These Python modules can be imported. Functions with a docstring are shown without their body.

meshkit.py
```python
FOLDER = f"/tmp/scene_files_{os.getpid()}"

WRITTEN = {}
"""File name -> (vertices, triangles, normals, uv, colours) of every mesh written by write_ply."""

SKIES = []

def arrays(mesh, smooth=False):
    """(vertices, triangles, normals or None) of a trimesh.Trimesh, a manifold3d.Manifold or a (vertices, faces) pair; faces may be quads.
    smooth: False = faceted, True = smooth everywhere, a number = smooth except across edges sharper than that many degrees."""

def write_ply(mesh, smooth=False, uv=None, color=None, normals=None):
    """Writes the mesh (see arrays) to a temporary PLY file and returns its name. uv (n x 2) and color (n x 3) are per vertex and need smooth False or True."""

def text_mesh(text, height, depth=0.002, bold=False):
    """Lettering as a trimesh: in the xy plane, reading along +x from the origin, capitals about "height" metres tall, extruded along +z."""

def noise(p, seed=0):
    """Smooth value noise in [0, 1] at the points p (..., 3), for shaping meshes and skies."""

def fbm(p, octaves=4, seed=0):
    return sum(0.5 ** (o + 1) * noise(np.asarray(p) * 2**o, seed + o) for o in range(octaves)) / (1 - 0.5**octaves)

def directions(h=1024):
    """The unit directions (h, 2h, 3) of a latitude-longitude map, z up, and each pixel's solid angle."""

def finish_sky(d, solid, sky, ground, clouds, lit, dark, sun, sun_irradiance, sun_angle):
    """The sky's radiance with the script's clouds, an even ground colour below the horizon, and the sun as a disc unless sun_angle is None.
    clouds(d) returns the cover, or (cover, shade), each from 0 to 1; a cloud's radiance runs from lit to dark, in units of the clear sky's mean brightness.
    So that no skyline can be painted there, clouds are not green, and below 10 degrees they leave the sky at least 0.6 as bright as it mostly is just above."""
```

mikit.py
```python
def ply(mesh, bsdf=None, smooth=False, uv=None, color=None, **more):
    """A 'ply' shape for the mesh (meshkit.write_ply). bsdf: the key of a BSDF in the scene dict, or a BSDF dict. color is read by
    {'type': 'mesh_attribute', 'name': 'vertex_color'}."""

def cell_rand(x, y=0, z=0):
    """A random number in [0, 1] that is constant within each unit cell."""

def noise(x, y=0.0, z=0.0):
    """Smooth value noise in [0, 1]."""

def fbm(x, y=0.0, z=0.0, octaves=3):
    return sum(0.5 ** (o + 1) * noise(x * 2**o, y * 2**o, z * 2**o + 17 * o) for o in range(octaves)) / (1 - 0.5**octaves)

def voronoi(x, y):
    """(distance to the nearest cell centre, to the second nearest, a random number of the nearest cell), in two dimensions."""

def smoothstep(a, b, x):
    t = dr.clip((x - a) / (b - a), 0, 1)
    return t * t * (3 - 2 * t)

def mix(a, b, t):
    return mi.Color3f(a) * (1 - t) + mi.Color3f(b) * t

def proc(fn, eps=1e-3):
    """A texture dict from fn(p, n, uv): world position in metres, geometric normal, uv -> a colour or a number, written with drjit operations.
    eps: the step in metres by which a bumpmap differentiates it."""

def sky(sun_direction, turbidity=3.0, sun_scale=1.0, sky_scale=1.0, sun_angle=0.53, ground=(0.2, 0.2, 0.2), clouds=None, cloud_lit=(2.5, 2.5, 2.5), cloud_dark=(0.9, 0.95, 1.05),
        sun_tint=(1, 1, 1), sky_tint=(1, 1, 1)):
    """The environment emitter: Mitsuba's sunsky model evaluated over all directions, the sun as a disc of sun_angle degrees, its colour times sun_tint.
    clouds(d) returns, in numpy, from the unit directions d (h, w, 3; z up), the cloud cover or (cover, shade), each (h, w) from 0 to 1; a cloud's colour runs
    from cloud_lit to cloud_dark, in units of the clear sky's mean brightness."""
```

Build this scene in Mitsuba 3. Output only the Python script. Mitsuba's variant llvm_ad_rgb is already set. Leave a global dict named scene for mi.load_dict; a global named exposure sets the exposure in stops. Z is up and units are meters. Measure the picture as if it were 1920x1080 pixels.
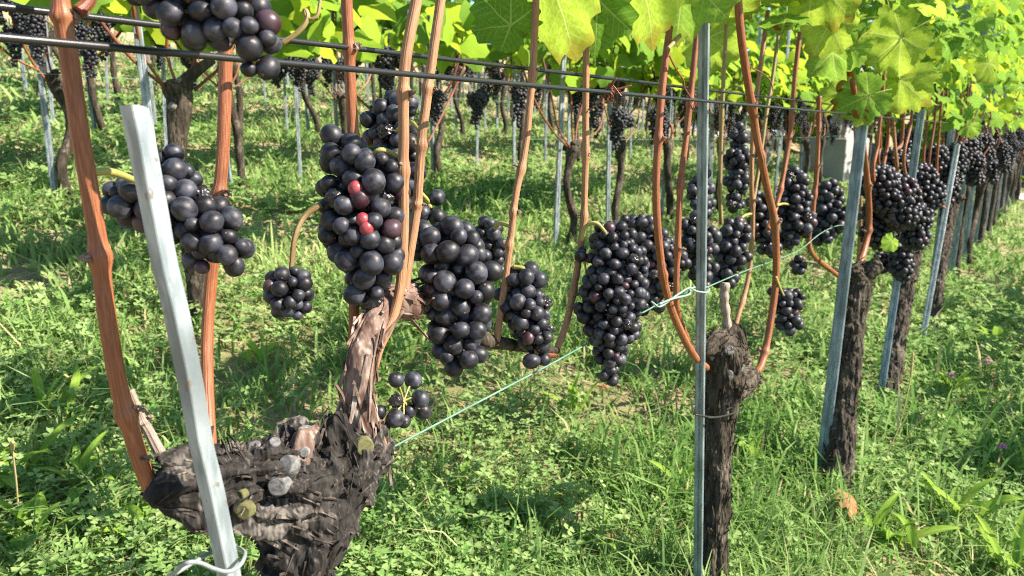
import math, random
import numpy as np, trimesh, mitsuba as mi, drjit as dr
import manifold3d as m3
import mikit, meshkit
from mikit import proc, noise, fbm, smoothstep, mix

scene, labels = {}, {}
T4 = mi.ScalarTransform4f
rng = np.random.default_rng(7)
random.seed(7)

# ------------------------------------------------------------------ camera, light, exposure
EYE = np.array([0.0, 0.0, 0.68])            # metres above the foot of the near row
PITCH, FPX = math.radians(11.7), 1400.0     # focal length in pixels of a 1920 wide picture
FWD = np.array([0, math.cos(PITCH), -math.sin(PITCH)])
UPV = np.array([0, math.sin(PITCH), math.cos(PITCH)])
scene['camera'] = {
    'type': 'thinlens', 'fov': math.degrees(2 * math.atan(960 / FPX)), 'fov_axis': 'x',
    'aperture_radius': 0.0008, 'focus_distance': 0.56, 'near_clip': 0.02, 'far_clip': 500.0,
    'to_world': T4().look_at(origin=EYE.tolist(), target=(EYE + FWD).tolist(), up=[0, 0, 1])}
SUN = np.array([0.73, -0.21, 0.645])
scene['daylight'] = mikit.sky(SUN.tolist(), turbidity=3, sun_scale=1.15, sky_scale=0.85, sun_tint=(0.93, 1.0, 1.16), ground=(0.08, 0.11, 0.04))
exposure = 3.45

# ------------------------------------------------------------------ measuring: rows of the vineyard
P0 = np.array([0.292, 0.986])               # a point on the near row
U2 = np.array([0.5888, 0.8083])             # along the rows
N2 = np.array([-0.8083, 0.5888])            # uphill, across the rows
SLOPE = 0.2


def sq(x, y):
    dx, dy = np.asarray(x) - P0[0], np.asarray(y) - P0[1]
    return dx * U2[0] + dy * U2[1], dx * N2[0] + dy * N2[1]


def ground(x, y):
    """Height of the ground: a steady slope across the rows, small bumps, easing off far away."""
    s, q = sq(x, y)
    z = SLOPE * np.where(q < -4, -4 + (q + 4) * 0.3, q)
    far = np.clip((s - 7.5) / 2.0, 0, 1)
    far = far * far * (3 - 2 * far) * np.clip((3.5 - q) / 1.5, 0, 1)
    z = z * (1 - 0.75 * far)
    p = np.stack([np.asarray(x) * 2.3, np.asarray(y) * 2.3, np.zeros_like(np.asarray(x, float))], -1)
    return z + 0.03 * (meshkit.fbm(p, 3, 5) - 0.5) * np.exp(-np.hypot(x, y) / 15)


def W(s, q, h=0.0):
    """A point at s metres along and q metres uphill of the near row, h above the ground."""
    x, y = P0 + s * U2 + q * N2
    return np.array([x, y, float(ground(np.array(x), np.array(y))) + h])


def ray(px, py):
    return FWD + np.array([1, 0, 0]) * ((px - 960) / FPX) + UPV * ((540 - py) / FPX)


def at(px, py, d):
    return EYE + ray(px, py) * d


def on_row(px, py, q=0.0):
    """The measured point of the photograph at the vertical plane q metres uphill of the near row."""
    r = ray(px, py)
    d = (q + P0 @ N2) / (r[0] * N2[0] + r[1] * N2[1])
    return EYE + r * d


def dist_on_row(px, py, q=0.0):
    r = ray(px, py)
    return (q + P0 @ N2) / (r[0] * N2[0] + r[1] * N2[1])


def seen(p):
    """(x, y, distance) in 1920 x 1080 pixels."""
    d = np.asarray(p) - EYE
    z = d @ FWD
    return 960 + FPX * d[..., 0] / z, 540 - FPX * (d @ UPV) / z, z


def foot(px, py):
    """Where the measured point meets the ground."""
    r = ray(px, py)
    lo, hi = 0.3, 14.0
    for _ in range(50):
        t = (lo + hi) / 2
        p = EYE + r * t
        if p[2] > float(ground(np.array(p[0]), np.array(p[1]))) + 0.04:
            lo = t
        else:
            hi = t
    return EYE + r * lo


# ------------------------------------------------------------------ names
COUNT = {}


def numbered(name):
    k = COUNT.get(name, 0)
    COUNT[name] = k + 1
    return name if k == 0 else f'{name}_{k:03d}'


def thing(name, label, cat, group=None, kind=None):
    key = numbered(name)
    labels[key] = {'label': label, 'category': cat}
    if group:
        labels[key]['group'] = group
    if kind:
        labels[key]['kind'] = kind
    return key


def part(parent, name, shape, label=None, kind=None):
    key = numbered(f'{parent}__{name}')
    scene[key] = shape
    if label or kind:
        labels[key] = {}
        if label:
            labels[key]['label'] = label
        if kind:
            labels[key]['kind'] = kind
    return key


def solo(name, shape, label, cat, group=None, kind=None):
    key = thing(name, label, cat, group, kind)
    scene[key] = shape
    return key


def structure(name, shape, label, cat):
    key = numbered(name)
    scene[key] = shape
    labels[key] = {'label': label, 'category': cat, 'kind': 'structure'}
    return key


# ------------------------------------------------------------------ mesh tools
def unit(v):
    v = np.asarray(v, float)
    return v / np.maximum(np.linalg.norm(v, axis=-1, keepdims=True), 1e-12)


def spline(pts, n):
    """Catmull-Rom through the points (rows of any width)."""
    p = np.asarray(pts, float)
    if len(p) == 2:
        return p[0] + (p[1] - p[0]) * np.linspace(0, 1, n)[:, None]
    q = np.vstack([2 * p[0] - p[1], p, 2 * p[-1] - p[-2]])
    t = np.linspace(0, len(p) - 1 - 1e-9, n)
    i = t.astype(int)
    f = (t - i)[:, None]
    a, b, c, d = q[i], q[i + 1], q[i + 2], q[i + 3]
    return 0.5 * (2 * b + (c - a) * f + (2 * a - 5 * b + 4 * c - d) * f ** 2 + (3 * b - 3 * c + d - a) * f ** 3)


def tube(pts, rad, sides=12, cap=True, wob=0.0, seed=0, freq=60.0, stretch=0.15):
    """(V, F, UV): a tube with a doubled seam; u runs round, v runs along in metres."""
    p = np.asarray(pts, float)
    r = np.broadcast_to(np.asarray(rad, float), (len(p),))
    t = unit(np.gradient(p, axis=0))
    ref = np.array([1.0, 0, 0]) if abs(t[0, 0]) < 0.8 else np.array([0, 1.0, 0])
    a = np.empty_like(p)
    x = unit(np.cross(t[0], ref))
    for i in range(len(p)):
        x = unit(x - t[i] * (x @ t[i]))
        a[i] = x
    b = np.cross(t, a)
    ang = np.linspace(0, 2 * np.pi, sides + 1)
    dirs = np.cos(ang)[None, :, None] * a[:, None] + np.sin(ang)[None, :, None] * b[:, None]
    along = np.concatenate([[0], np.cumsum(np.linalg.norm(np.diff(p, axis=0), axis=1))])
    rr = np.repeat(r[:, None], sides + 1, 1)
    if wob:
        q = np.stack([np.cos(ang)[None] * rr * freq, np.sin(ang)[None] * rr * freq, np.repeat(along[:, None] * freq * stretch, sides + 1, 1)], -1)
        rr = rr + wob * (meshkit.fbm(q, 3, seed) - 0.5) * 2
        rr[:, -1] = rr[:, 0]
    v = (p[:, None] + dirs * rr[..., None]).reshape(-1, 3)
    uv = np.stack([np.repeat(ang[None] / (2 * np.pi), len(p), 0), np.repeat(along[:, None], sides + 1, 1)], -1).reshape(-1, 2)
    i, j = np.meshgrid(np.arange(len(p) - 1), np.arange(sides), indexing='ij')
    k = sides + 1
    quad = np.stack([i * k + j, i * k + j + 1, (i + 1) * k + j + 1, (i + 1) * k + j], -1).reshape(-1, 4)
    f = np.vstack([quad[:, [0, 1, 2]], quad[:, [0, 2, 3]]])
    if cap:
        n = len(v)
        v = np.vstack([v, p[:1], p[-1:]])
        uv = np.vstack([uv, [[0.5, 0]], [[0.5, along[-1]]]])
        jj = np.arange(sides)
        f = np.vstack([f, np.stack([jj + 1, jj, np.full(sides, n)], 1), np.stack([(len(p) - 1) * k + jj, (len(p) - 1) * k + jj + 1, np.full(sides, n + 1)], 1)])
    return v, f, uv


def join(parts):
    """Joins (V, F[, UV]) tuples."""
    vs, fs, us, n = [], [], [], 0
    for q in parts:
        vs.append(q[0])
        fs.append(np.asarray(q[1]) + n)
        us.append(q[2] if len(q) > 2 else np.zeros((len(q[0]), 2)))
        n += len(q[0])
    return np.vstack(vs), np.vstack(fs), np.vstack(us)


def shape(m, bsdf, smooth=True, color=None):
    return mikit.ply((m[0], m[1]), bsdf, smooth=smooth, uv=m[2] if len(m) > 2 else None, color=color)


def ico(level, bump=0.0, freq=3.0, seed=0, squash=(1, 1, 1)):
    s = trimesh.creation.icosphere(subdivisions=level)
    v = np.array(s.vertices)
    if bump:
        v = v * (1 + bump * (meshkit.fbm(v * freq + 50, 3, seed) - 0.5) * 2)[:, None]
    return v * np.array(squash), np.array(s.faces), np.stack([np.arccos(np.clip(s.vertices[:, 2], -1, 1)) / np.pi, np.zeros(len(v))], 1)


def frame(z, x_hint=None, roll=0.0):
    z = unit(z)
    h = np.array([1.0, 0, 0]) if x_hint is None else np.asarray(x_hint, float)
    if abs(unit(h) @ z) > 0.95:
        h = np.array([0, 1.0, 0]) if abs(z[1]) < 0.9 else np.array([1.0, 0, 0])
    x = unit(h - z * (h @ z))
    y = np.cross(z, x)
    c, s = math.cos(roll), math.sin(roll)
    return np.stack([x * c + y * s, -x * s + y * c, z], 1)


def place(R, scale, t):
    m = np.eye(4)
    m[:3, :3] = R * np.asarray(scale)
    m[:3, 3] = t
    return T4(m.tolist())


def apply(m, R, scale, t):
    return (np.asarray(m[0]) * np.asarray(scale)) @ R.T + t, m[1], m[2]


# ------------------------------------------------------------------ materials
def C(*c):
    return {'type': 'rgb', 'value': list(c)}


def bsdf(name, d):
    scene[name] = d
    return name


def principled(name, color, rough=0.6, spec=0.4, bump=None, bump_scale=1.0, **kw):
    d = {'type': 'principled', 'base_color': color, 'roughness': rough, 'specular': spec, **kw}
    if bump is not None:
        d = {'type': 'bumpmap', 'arbitrary': bump, 'scale': bump_scale, 'bsdf': d}
    return bsdf(name, {'type': 'twosided', 'bsdf': d})


def thin(name, color, trans=1.0, rough=0.45):
    return bsdf(name, {'type': 'principledthin', 'base_color': color, 'roughness': rough, 'diff_trans': trans, 'spec_tint': 0.0, 'eta': 1.55})


def grape_color(base, bloom, amount):
    def fn(p, n, uv):
        b = fbm(p.x * 210, p.y * 210, p.z * 210, 3)
        fine = noise(p.x * 1500, p.y * 1500, p.z * 1500)
        rub = smoothstep(0.60, 0.70, fbm(p.x * 95 + 7, p.y * 95, p.z * 95, 3))
        w = dr.clip(smoothstep(0.30, 0.72, b) * amount * (1 - 0.7 * rub) + 0.30 * (fine - 0.5), 0, 1)
        c = mix(base, bloom, w)
        dot = smoothstep(0.045, 0.02, uv.x)
        return mix(c, (0.20, 0.14, 0.09), dot * 0.8)
    return proc(fn)


GRAPES = [
    principled('skin_black', grape_color((0.005, 0.005, 0.0075), (0.033, 0.036, 0.051), 0.9), 0.46, 0.36),
    principled('skin_bloom', grape_color((0.008, 0.008, 0.011), (0.048, 0.052, 0.071), 1.0), 0.50, 0.34),
    principled('skin_dark', grape_color((0.004, 0.004, 0.006), (0.026, 0.027, 0.036), 0.7), 0.46, 0.36),
    principled('skin_purple', grape_color((0.026, 0.006, 0.011), (0.055, 0.036, 0.050), 0.7), 0.42, 0.45)]
SKIN_RED = principled('skin_red', grape_color((0.20, 0.018, 0.026), (0.24, 0.07, 0.08), 0.6), 0.4, 0.4)
SKIN_DRY = principled('skin_dry', grape_color((0.008, 0.007, 0.009), (0.03, 0.028, 0.032), 0.6), 0.32, 0.5)


def cane_color(a, b, c):
    def fn(p, n, uv):
        st = fbm(uv.x * 62, uv.y * 160, 0.0, 3)
        big = fbm(uv.x * 3 + p.x * 8, uv.y * 14, p.z * 9, 2)
        line = fbm(uv.x * 66, uv.y * 30, 3.0, 2)
        scar = smoothstep(0.60, 0.70, fbm(uv.x * 5 + p.x * 20, p.y * 40, p.z * 40, 3))
        k = mix(a, b, smoothstep(0.3, 0.75, st))
        k = mix(k, c, smoothstep(0.55, 0.85, big) * 0.7) * (1 - 0.16 * scar)
        return k * (0.76 + 0.44 * line)
    return proc(fn)


def cane_bump(p, n, uv):
    return noise(uv.x * 44, uv.y * 7, 1.0) + 0.5 * noise(uv.x * 90, uv.y * 30, 2.0)


CANE = principled('cane_bark', cane_color((0.165, 0.056, 0.023), (0.235, 0.090, 0.040), (0.235, 0.120, 0.065)), 0.5, 0.35, proc(cane_bump, 2e-4), 0.0003)
CANE_TAN = principled('cane_tan', cane_color((0.22, 0.115, 0.058), (0.30, 0.17, 0.092), (0.22, 0.10, 0.052)), 0.55, 0.3, proc(cane_bump, 2e-4), 0.0004)
CANE_DARK = principled('cane_dark', cane_color((0.12, 0.036, 0.018), (0.175, 0.062, 0.033), (0.16, 0.065, 0.04)), 0.5, 0.35, proc(cane_bump, 2e-4), 0.0004)
CANE_GREEN = principled('cane_green', cane_color((0.17, 0.14, 0.05), (0.25, 0.19, 0.085), (0.20, 0.11, 0.07)), 0.55, 0.3)
STUB = principled('dry_stub', cane_color((0.20, 0.165, 0.138), (0.33, 0.285, 0.245), (0.13, 0.10, 0.08)), 0.8, 0.1, proc(cane_bump, 2e-4), 0.0006)


def bark_color(dark, mid, pale, k=1.0):
    def fn(p, n, uv):
        f1 = fbm(p.x * 260 * k, p.y * 260 * k, p.z * 42 * k, 3)
        f2 = fbm(p.x * 60 * k + 9, p.y * 60 * k, p.z * 28 * k, 2)
        f3 = noise(p.x * 700 * k, p.y * 700 * k, p.z * 150 * k)
        c = mix(dark, mid, smoothstep(0.3, 0.7, f1))
        c = mix(c, pale, smoothstep(0.52, 0.78, 0.6 * f2 + 0.4 * f3))
        return c
    return proc(fn)


def bark_bump(p, n, uv):
    return fbm(p.x * 300, p.y * 300, p.z * 50, 3)


BARK_OLD = principled('bark_old', bark_color((0.008, 0.0072, 0.0065), (0.028, 0.026, 0.024), (0.115, 0.106, 0.096)), 0.85, 0.2, proc(bark_bump, 3e-4), 0.0030)
BARK = principled('bark', bark_color((0.018, 0.0145, 0.011), (0.052, 0.043, 0.032), (0.125, 0.107, 0.082), 0.8), 0.85, 0.2, proc(bark_bump, 3e-4), 0.0025)
BARK_STRIP = principled('bark_strip', bark_color((0.02, 0.017, 0.014), (0.06, 0.050, 0.042), (0.17, 0.148, 0.122)), 0.8, 0.2)
BARK_ARM = principled('bark_arm', bark_color((0.075, 0.042, 0.032), (0.175, 0.125, 0.10), (0.30, 0.26, 0.225), 0.8), 0.75, 0.2, proc(bark_bump, 3e-4), 0.0015)
BARK_FAR = principled('bark_far', bark_color((0.026, 0.023, 0.018), (0.060, 0.052, 0.043), (0.11, 0.098, 0.080), 0.4), 0.9, 0.15)


def cut_color(p, n, uv):
    ring = noise(uv.x * 16, 0.0, 0.0)
    sp = fbm(p.x * 500, p.y * 500, p.z * 500, 2)
    return mix((0.05, 0.05, 0.047), (0.20, 0.205, 0.205), 0.3 * ring + 1.1 * (sp - 0.2))


CUT = principled('cut_wood', proc(cut_color), 0.85, 0.15)
CUT_MOSS = principled('cut_mossy', proc(lambda p, n, uv: mix((0.06, 0.06, 0.022), (0.14, 0.14, 0.07), fbm(p.x * 400, p.y * 400, p.z * 400, 2))), 0.9, 0.1)


def zinc(p, n, uv):
    f = fbm(p.x * 180, p.y * 180, p.z * 40, 3)
    s = fbm(p.x * 30, p.y * 30, p.z * 14, 3)
    c = mix((0.150, 0.185, 0.205), (0.275, 0.320, 0.345), smoothstep(0.3, 0.7, f))
    c = mix(c, (0.11, 0.135, 0.145), smoothstep(0.50, 0.72, s) * 0.65)
    spot = smoothstep(0.70, 0.78, fbm(p.x * 260, p.y * 260, p.z * 130, 3))
    return mix(c, (0.14, 0.10, 0.065), spot * 0.7)


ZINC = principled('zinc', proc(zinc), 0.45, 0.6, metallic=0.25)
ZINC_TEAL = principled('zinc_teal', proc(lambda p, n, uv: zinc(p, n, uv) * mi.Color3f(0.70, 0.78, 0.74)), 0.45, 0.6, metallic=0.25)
WIRE_BLACK = principled('wire_black', C(0.012, 0.013, 0.015), 0.30, 0.5)
WIRE_GREY = principled('wire_grey', C(0.35, 0.37, 0.38), 0.4, 0.5, metallic=0.4)
WIRE_GREEN = principled('wire_green', proc(lambda p, n, uv: mix((0.05, 0.14, 0.095), (0.13, 0.24, 0.185), noise(p.x * 90, p.y * 90, p.z * 90))), 0.4, 0.4)
TIE_PALE = principled('tie_pale', C(0.17, 0.25, 0.215), 0.4, 0.4)
TIE_GREY = principled('tie_grey', C(0.17, 0.19, 0.205), 0.4, 0.4)
TIE_BLACK = principled('tie_black', C(0.02, 0.02, 0.02), 0.4, 0.4)
STEM = principled('stem_green', proc(lambda p, n, uv: mix((0.20, 0.22, 0.045), (0.27, 0.22, 0.08), fbm(p.x * 90, p.y * 90, p.z * 90, 2))), 0.5, 0.35)
STEM_BROWN = principled('stem_brown', proc(lambda p, n, uv: mix((0.12, 0.068, 0.032), (0.19, 0.145, 0.06), fbm(p.x * 120, p.y * 120, p.z * 120, 2))), 0.55, 0.3)
BUD = principled('bud_scale', proc(lambda p, n, uv: mix((0.07, 0.042, 0.028), (0.26, 0.21, 0.17), fbm(p.x * 600, p.y * 600, p.z * 600, 2))), 0.85, 0.1)

VEINS = [math.radians(a) for a in (0, 52, -52, 108, -108)]


def leaf_color(base, vein, edge=0.0, spots=0.0, edge_color=(0.20, 0.055, 0.012), k=0.0):
    """Veins, fine net, browned rim: colours that belong to the leaf (uv = flat leaf, tip towards +v)."""
    def fn(p, n, uv):
        x, y = uv.x, uv.y
        main, side = mi.Float(0), mi.Float(0)
        best = mi.Float(9)
        for a in VEINS:
            sx, sy = math.sin(a), math.cos(a)
            along, across = x * sx + y * sy, dr.abs(x * sy - y * sx)
            on = along > 0
            w = 0.020 * dr.maximum(1.1 - along, 0.25)
            main = dr.maximum(main, dr.select(on, smoothstep(w * 1.6, w * 0.5, across), 0.0))
            pos = (along - across * 0.75) * 7.5
            fr = dr.abs(pos - dr.round(pos))
            near = on & (across < best)
            side = dr.select(near, smoothstep(0.10, 0.03, fr) * smoothstep(0.5, 0.1, across), side)
            best = dr.select(near, across, best)
        net = noise(x * 38, y * 38, 1.0)
        big = fbm(x * 3 + p.x * 5, y * 3 + p.z * 5, p.y * 5, 2)
        c = mi.Color3f(base) * (0.78 + 0.30 * net + 0.28 * (big - 0.5))
        c = mix(c, vein, dr.maximum(main * 0.75, side * 0.40))
        r = dr.sqrt(x * x + y * y)
        brown = smoothstep(0.70, 0.98, r + 0.55 * (fbm(x * 5 + p.x * 3, y * 5, 4.0 + p.z * 3, 3) - 0.5)) * edge
        spot = smoothstep(0.66, 0.74, fbm(x * 6 + 3, y * 6, 7.0, 3)) * spots
        return mix(c, edge_color, dr.clip(brown + spot, 0, 1))
    return proc(fn)


LEAF = [thin('leaf_green', leaf_color((0.13, 0.27, 0.035), (0.34, 0.44, 0.12)), 1.0, 0.35),
        thin('leaf_light', leaf_color((0.22, 0.38, 0.05), (0.42, 0.50, 0.16), 0.25), 1.0, 0.42),
        thin('leaf_yellow', leaf_color((0.32, 0.46, 0.05), (0.48, 0.55, 0.18), 0.5), 1.05, 0.45),
        thin('leaf_spotted', leaf_color((0.17, 0.33, 0.04), (0.42, 0.48, 0.14), 0.9, 0.9), 0.9, 0.45)]
LEAF_FAR = [thin('leaf_far_green', C(0.17, 0.31, 0.05), 1.0, 0.33), thin('leaf_far_light', C(0.27, 0.43, 0.045), 1.0, 0.42),
            thin('leaf_far_yellow', C(0.35, 0.46, 0.04), 1.0, 0.45)]
GRASS = bsdf('grass_blades', {'type': 'principledthin', 'base_color': {'type': 'mesh_attribute', 'name': 'vertex_color'}, 'roughness': 0.38, 'diff_trans': 0.95, 'eta': 1.45})


def soil(p, n, uv):
    a = fbm(p.x * 18, p.y * 18, p.z * 18, 4)
    b = fbm(p.x * 2.2, p.y * 2.2, 3.0, 3)
    c = mix((0.10, 0.08, 0.05), (0.30, 0.245, 0.155), a)
    return mix(c, (0.10, 0.115, 0.045), smoothstep(0.5, 0.7, b) * 0.6)


SOIL = principled('soil', proc(soil), 0.95, 0.05)
GRAVEL = principled('gravel', proc(lambda p, n, uv: mix((0.28, 0.28, 0.27), (0.42, 0.41, 0.39), fbm(p.x * 25, p.y * 25, 0.0, 3))), 0.9, 0.1)


def granite(p, n, uv):
    return mix((0.16, 0.165, 0.17), (0.36, 0.36, 0.355), 0.6 * fbm(p.x * 60, p.y * 60, p.z * 60, 3) + 0.4 * fbm(p.x * 6, p.y * 6, p.z * 6, 2))


GRANITE = principled('granite', proc(granite), 0.8, 0.2)
PLASTER = principled('plaster_blue', proc(lambda p, n, uv: mix((0.20, 0.27, 0.42), (0.26, 0.33, 0.48), fbm(p.x * 2, p.y * 2, p.z * 2, 3))), 0.9, 0.1)
SLATE = principled('roof_slate', C(0.10, 0.10, 0.11), 0.8, 0.2)
PANE = principled('dark_pane', C(0.03, 0.035, 0.045), 0.1, 0.6)
SLAB = principled('slab_white', C(0.72, 0.73, 0.74), 0.6, 0.3)
PETAL = thin('petal_pink', C(0.62, 0.32, 0.50), 0.8, 0.6)

# ------------------------------------------------------------------ the ground
def grid(xs, ys, lift=0.0):
    X, Y = np.meshgrid(xs, ys)
    Z = ground(X, Y) + lift
    v = np.stack([X, Y, Z], -1).reshape(-1, 3)
    i, j = np.meshgrid(np.arange(len(ys) - 1), np.arange(len(xs) - 1), indexing='ij')
    k = len(xs)
    q = np.stack([i * k + j, i * k + j + 1, (i + 1) * k + j + 1, (i + 1) * k + j], -1).reshape(-1, 4)
    return v, np.vstack([q[:, [0, 1, 2]], q[:, [0, 2, 3]]])


ax = np.concatenate([-np.geomspace(200, 6, 24), np.linspace(-5.8, 9, 150), np.geomspace(9.5, 200, 24)])
ay = np.concatenate([-np.geomspace(200, 3, 16), np.linspace(-2.8, 10, 140), np.geomspace(10.5, 200, 26)])
structure('hillside_ground', shape(grid(ax, ay), SOIL), 'sloping earth of the vineyard under the grass', 'ground')
# a pale path that crosses beyond the ends of the rows
pc = [W(8.9 + 0.15 * math.sin(k), q, 0.012) for k, q in enumerate(np.linspace(-6, 4.2, 18))]
pv = []
for p in spline(pc, 60):
    for w in (-0.45, -0.15, 0.15, 0.45):
        c = p[:2] + U2 * w
        pv.append([c[0], c[1], float(ground(c[0], c[1])) + 0.014])
pf = [[i * 4 + j, i * 4 + j + 1, i * 4 + j + 5, i * 4 + j + 4] for i in range(59) for j in range(3)]
structure('path', shape((np.array(pv), trimesh.geometry.triangulate_quads(np.array(pf))), GRAVEL), 'pale gravel path beyond the far end of the rows', 'path')

# ------------------------------------------------------------------ grass, clover and weeds
def scatter(n, r0, r1, half, seed):
    g = np.random.default_rng(seed)
    r = np.exp(g.uniform(math.log(r0), math.log(r1), n))
    a = g.uniform(-half, half, n)
    return np.sin(a) * r, np.cos(a) * r, r, g


def blades(n, seed, r0=0.55, r1=11.0, thatch=False):
    x, y, r, g = scatter(n, r0, r1, math.radians(56), seed)
    clump = meshkit.fbm(np.stack([x * 3.1, y * 3.1, x * 0], -1), 3, 11)
    keep = g.uniform(0, 1, n) < (np.clip((0.55 - clump) * 4, 0.1, 1) if thatch else np.clip((clump - 0.33) * 4.2, 0.16, 1))
    s, q = sq(x, y)
    keep &= ~((s > 8.4) & (s < 9.4))
    x, y, r, clump = x[keep], y[keep], r[keep], clump[keep]
    n = len(x)
    z = ground(x, y)
    tall = g.uniform(0, 1, n) < 0.04
    h = np.where(tall, g.uniform(0.09, 0.18, n), g.uniform(0.03, 0.10, n)) * (0.55 + 0.9 * clump)
    w = g.uniform(0.0010, 0.0026, n) * np.clip(r / 1.1, 1, 4.0)
    az = g.uniform(0, 2 * np.pi, n)
    bend = g.uniform(1.6, 2.1, n) if thatch else g.uniform(0.15, 1.15, n)
    d = np.stack([np.cos(az), np.sin(az), np.zeros(n)], -1)
    fa = az + np.pi / 2 + g.uniform(-0.9, 0.9, n)
    side = np.stack([np.cos(fa), np.sin(fa), np.zeros(n)], -1)
    root = np.stack([x, y, z - 0.004], -1)
    rows = []
    for t, ww in ((0, 0.8), (0.35, 1.0), (0.7, 0.75)):
        c = root + np.array([0, 0, 1]) * (h * (t - 0.35 * bend * t * t))[:, None] + d * (h * bend * t * t * 0.9)[:, None]
        rows += [c - side * (w * ww)[:, None], c + side * (w * ww)[:, None]]
    t = 1.0
    rows.append(root + np.array([0, 0, 1]) * (h * (t - 0.45 * bend))[:, None] + d * (h * bend * 0.95)[:, None])
    v = np.stack(rows, 1).reshape(-1, 3)
    b = (np.arange(n) * 7)[:, None]
    f = np.concatenate([b + np.array([k]) for k in ([0, 1, 3], [0, 3, 2], [2, 3, 5], [2, 5, 4], [4, 5, 6])], 0)
    hue = meshkit.fbm(np.stack([x * 1.3, y * 1.3, x * 0 + 4], -1), 3, 3)[:, None]
    mixv = np.clip(g.normal(0.48, 0.25, (n, 1)) + (hue - 0.5) * 1.5, 0, 1)
    col = np.array([0.14, 0.27, 0.065]) * (1 - mixv) + np.array([0.38, 0.49, 0.20]) * mixv
    dry = g.uniform(0, 1, n) < (0.65 if thatch else 0.05) + 0.12 * (hue[:, 0] > 0.62)
    col[dry] = np.array([0.52, 0.46, 0.26]) * g.uniform(0.7, 1.1, (dry.sum(), 1))
    return v, f, np.repeat(col, 7, 0)


v, f, c = blades(190000, 1)
v2, f2, c2 = blades(15000, 5, thatch=True)
v, f, c = np.vstack([v, v2]), np.vstack([f, f2 + len(v)]), np.vstack([c, c2])
solo('grass', mikit.ply((v, f), GRASS, color=c), 'short green grass with dry blades covering the ground between the rows', 'grass', kind='stuff')


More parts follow.
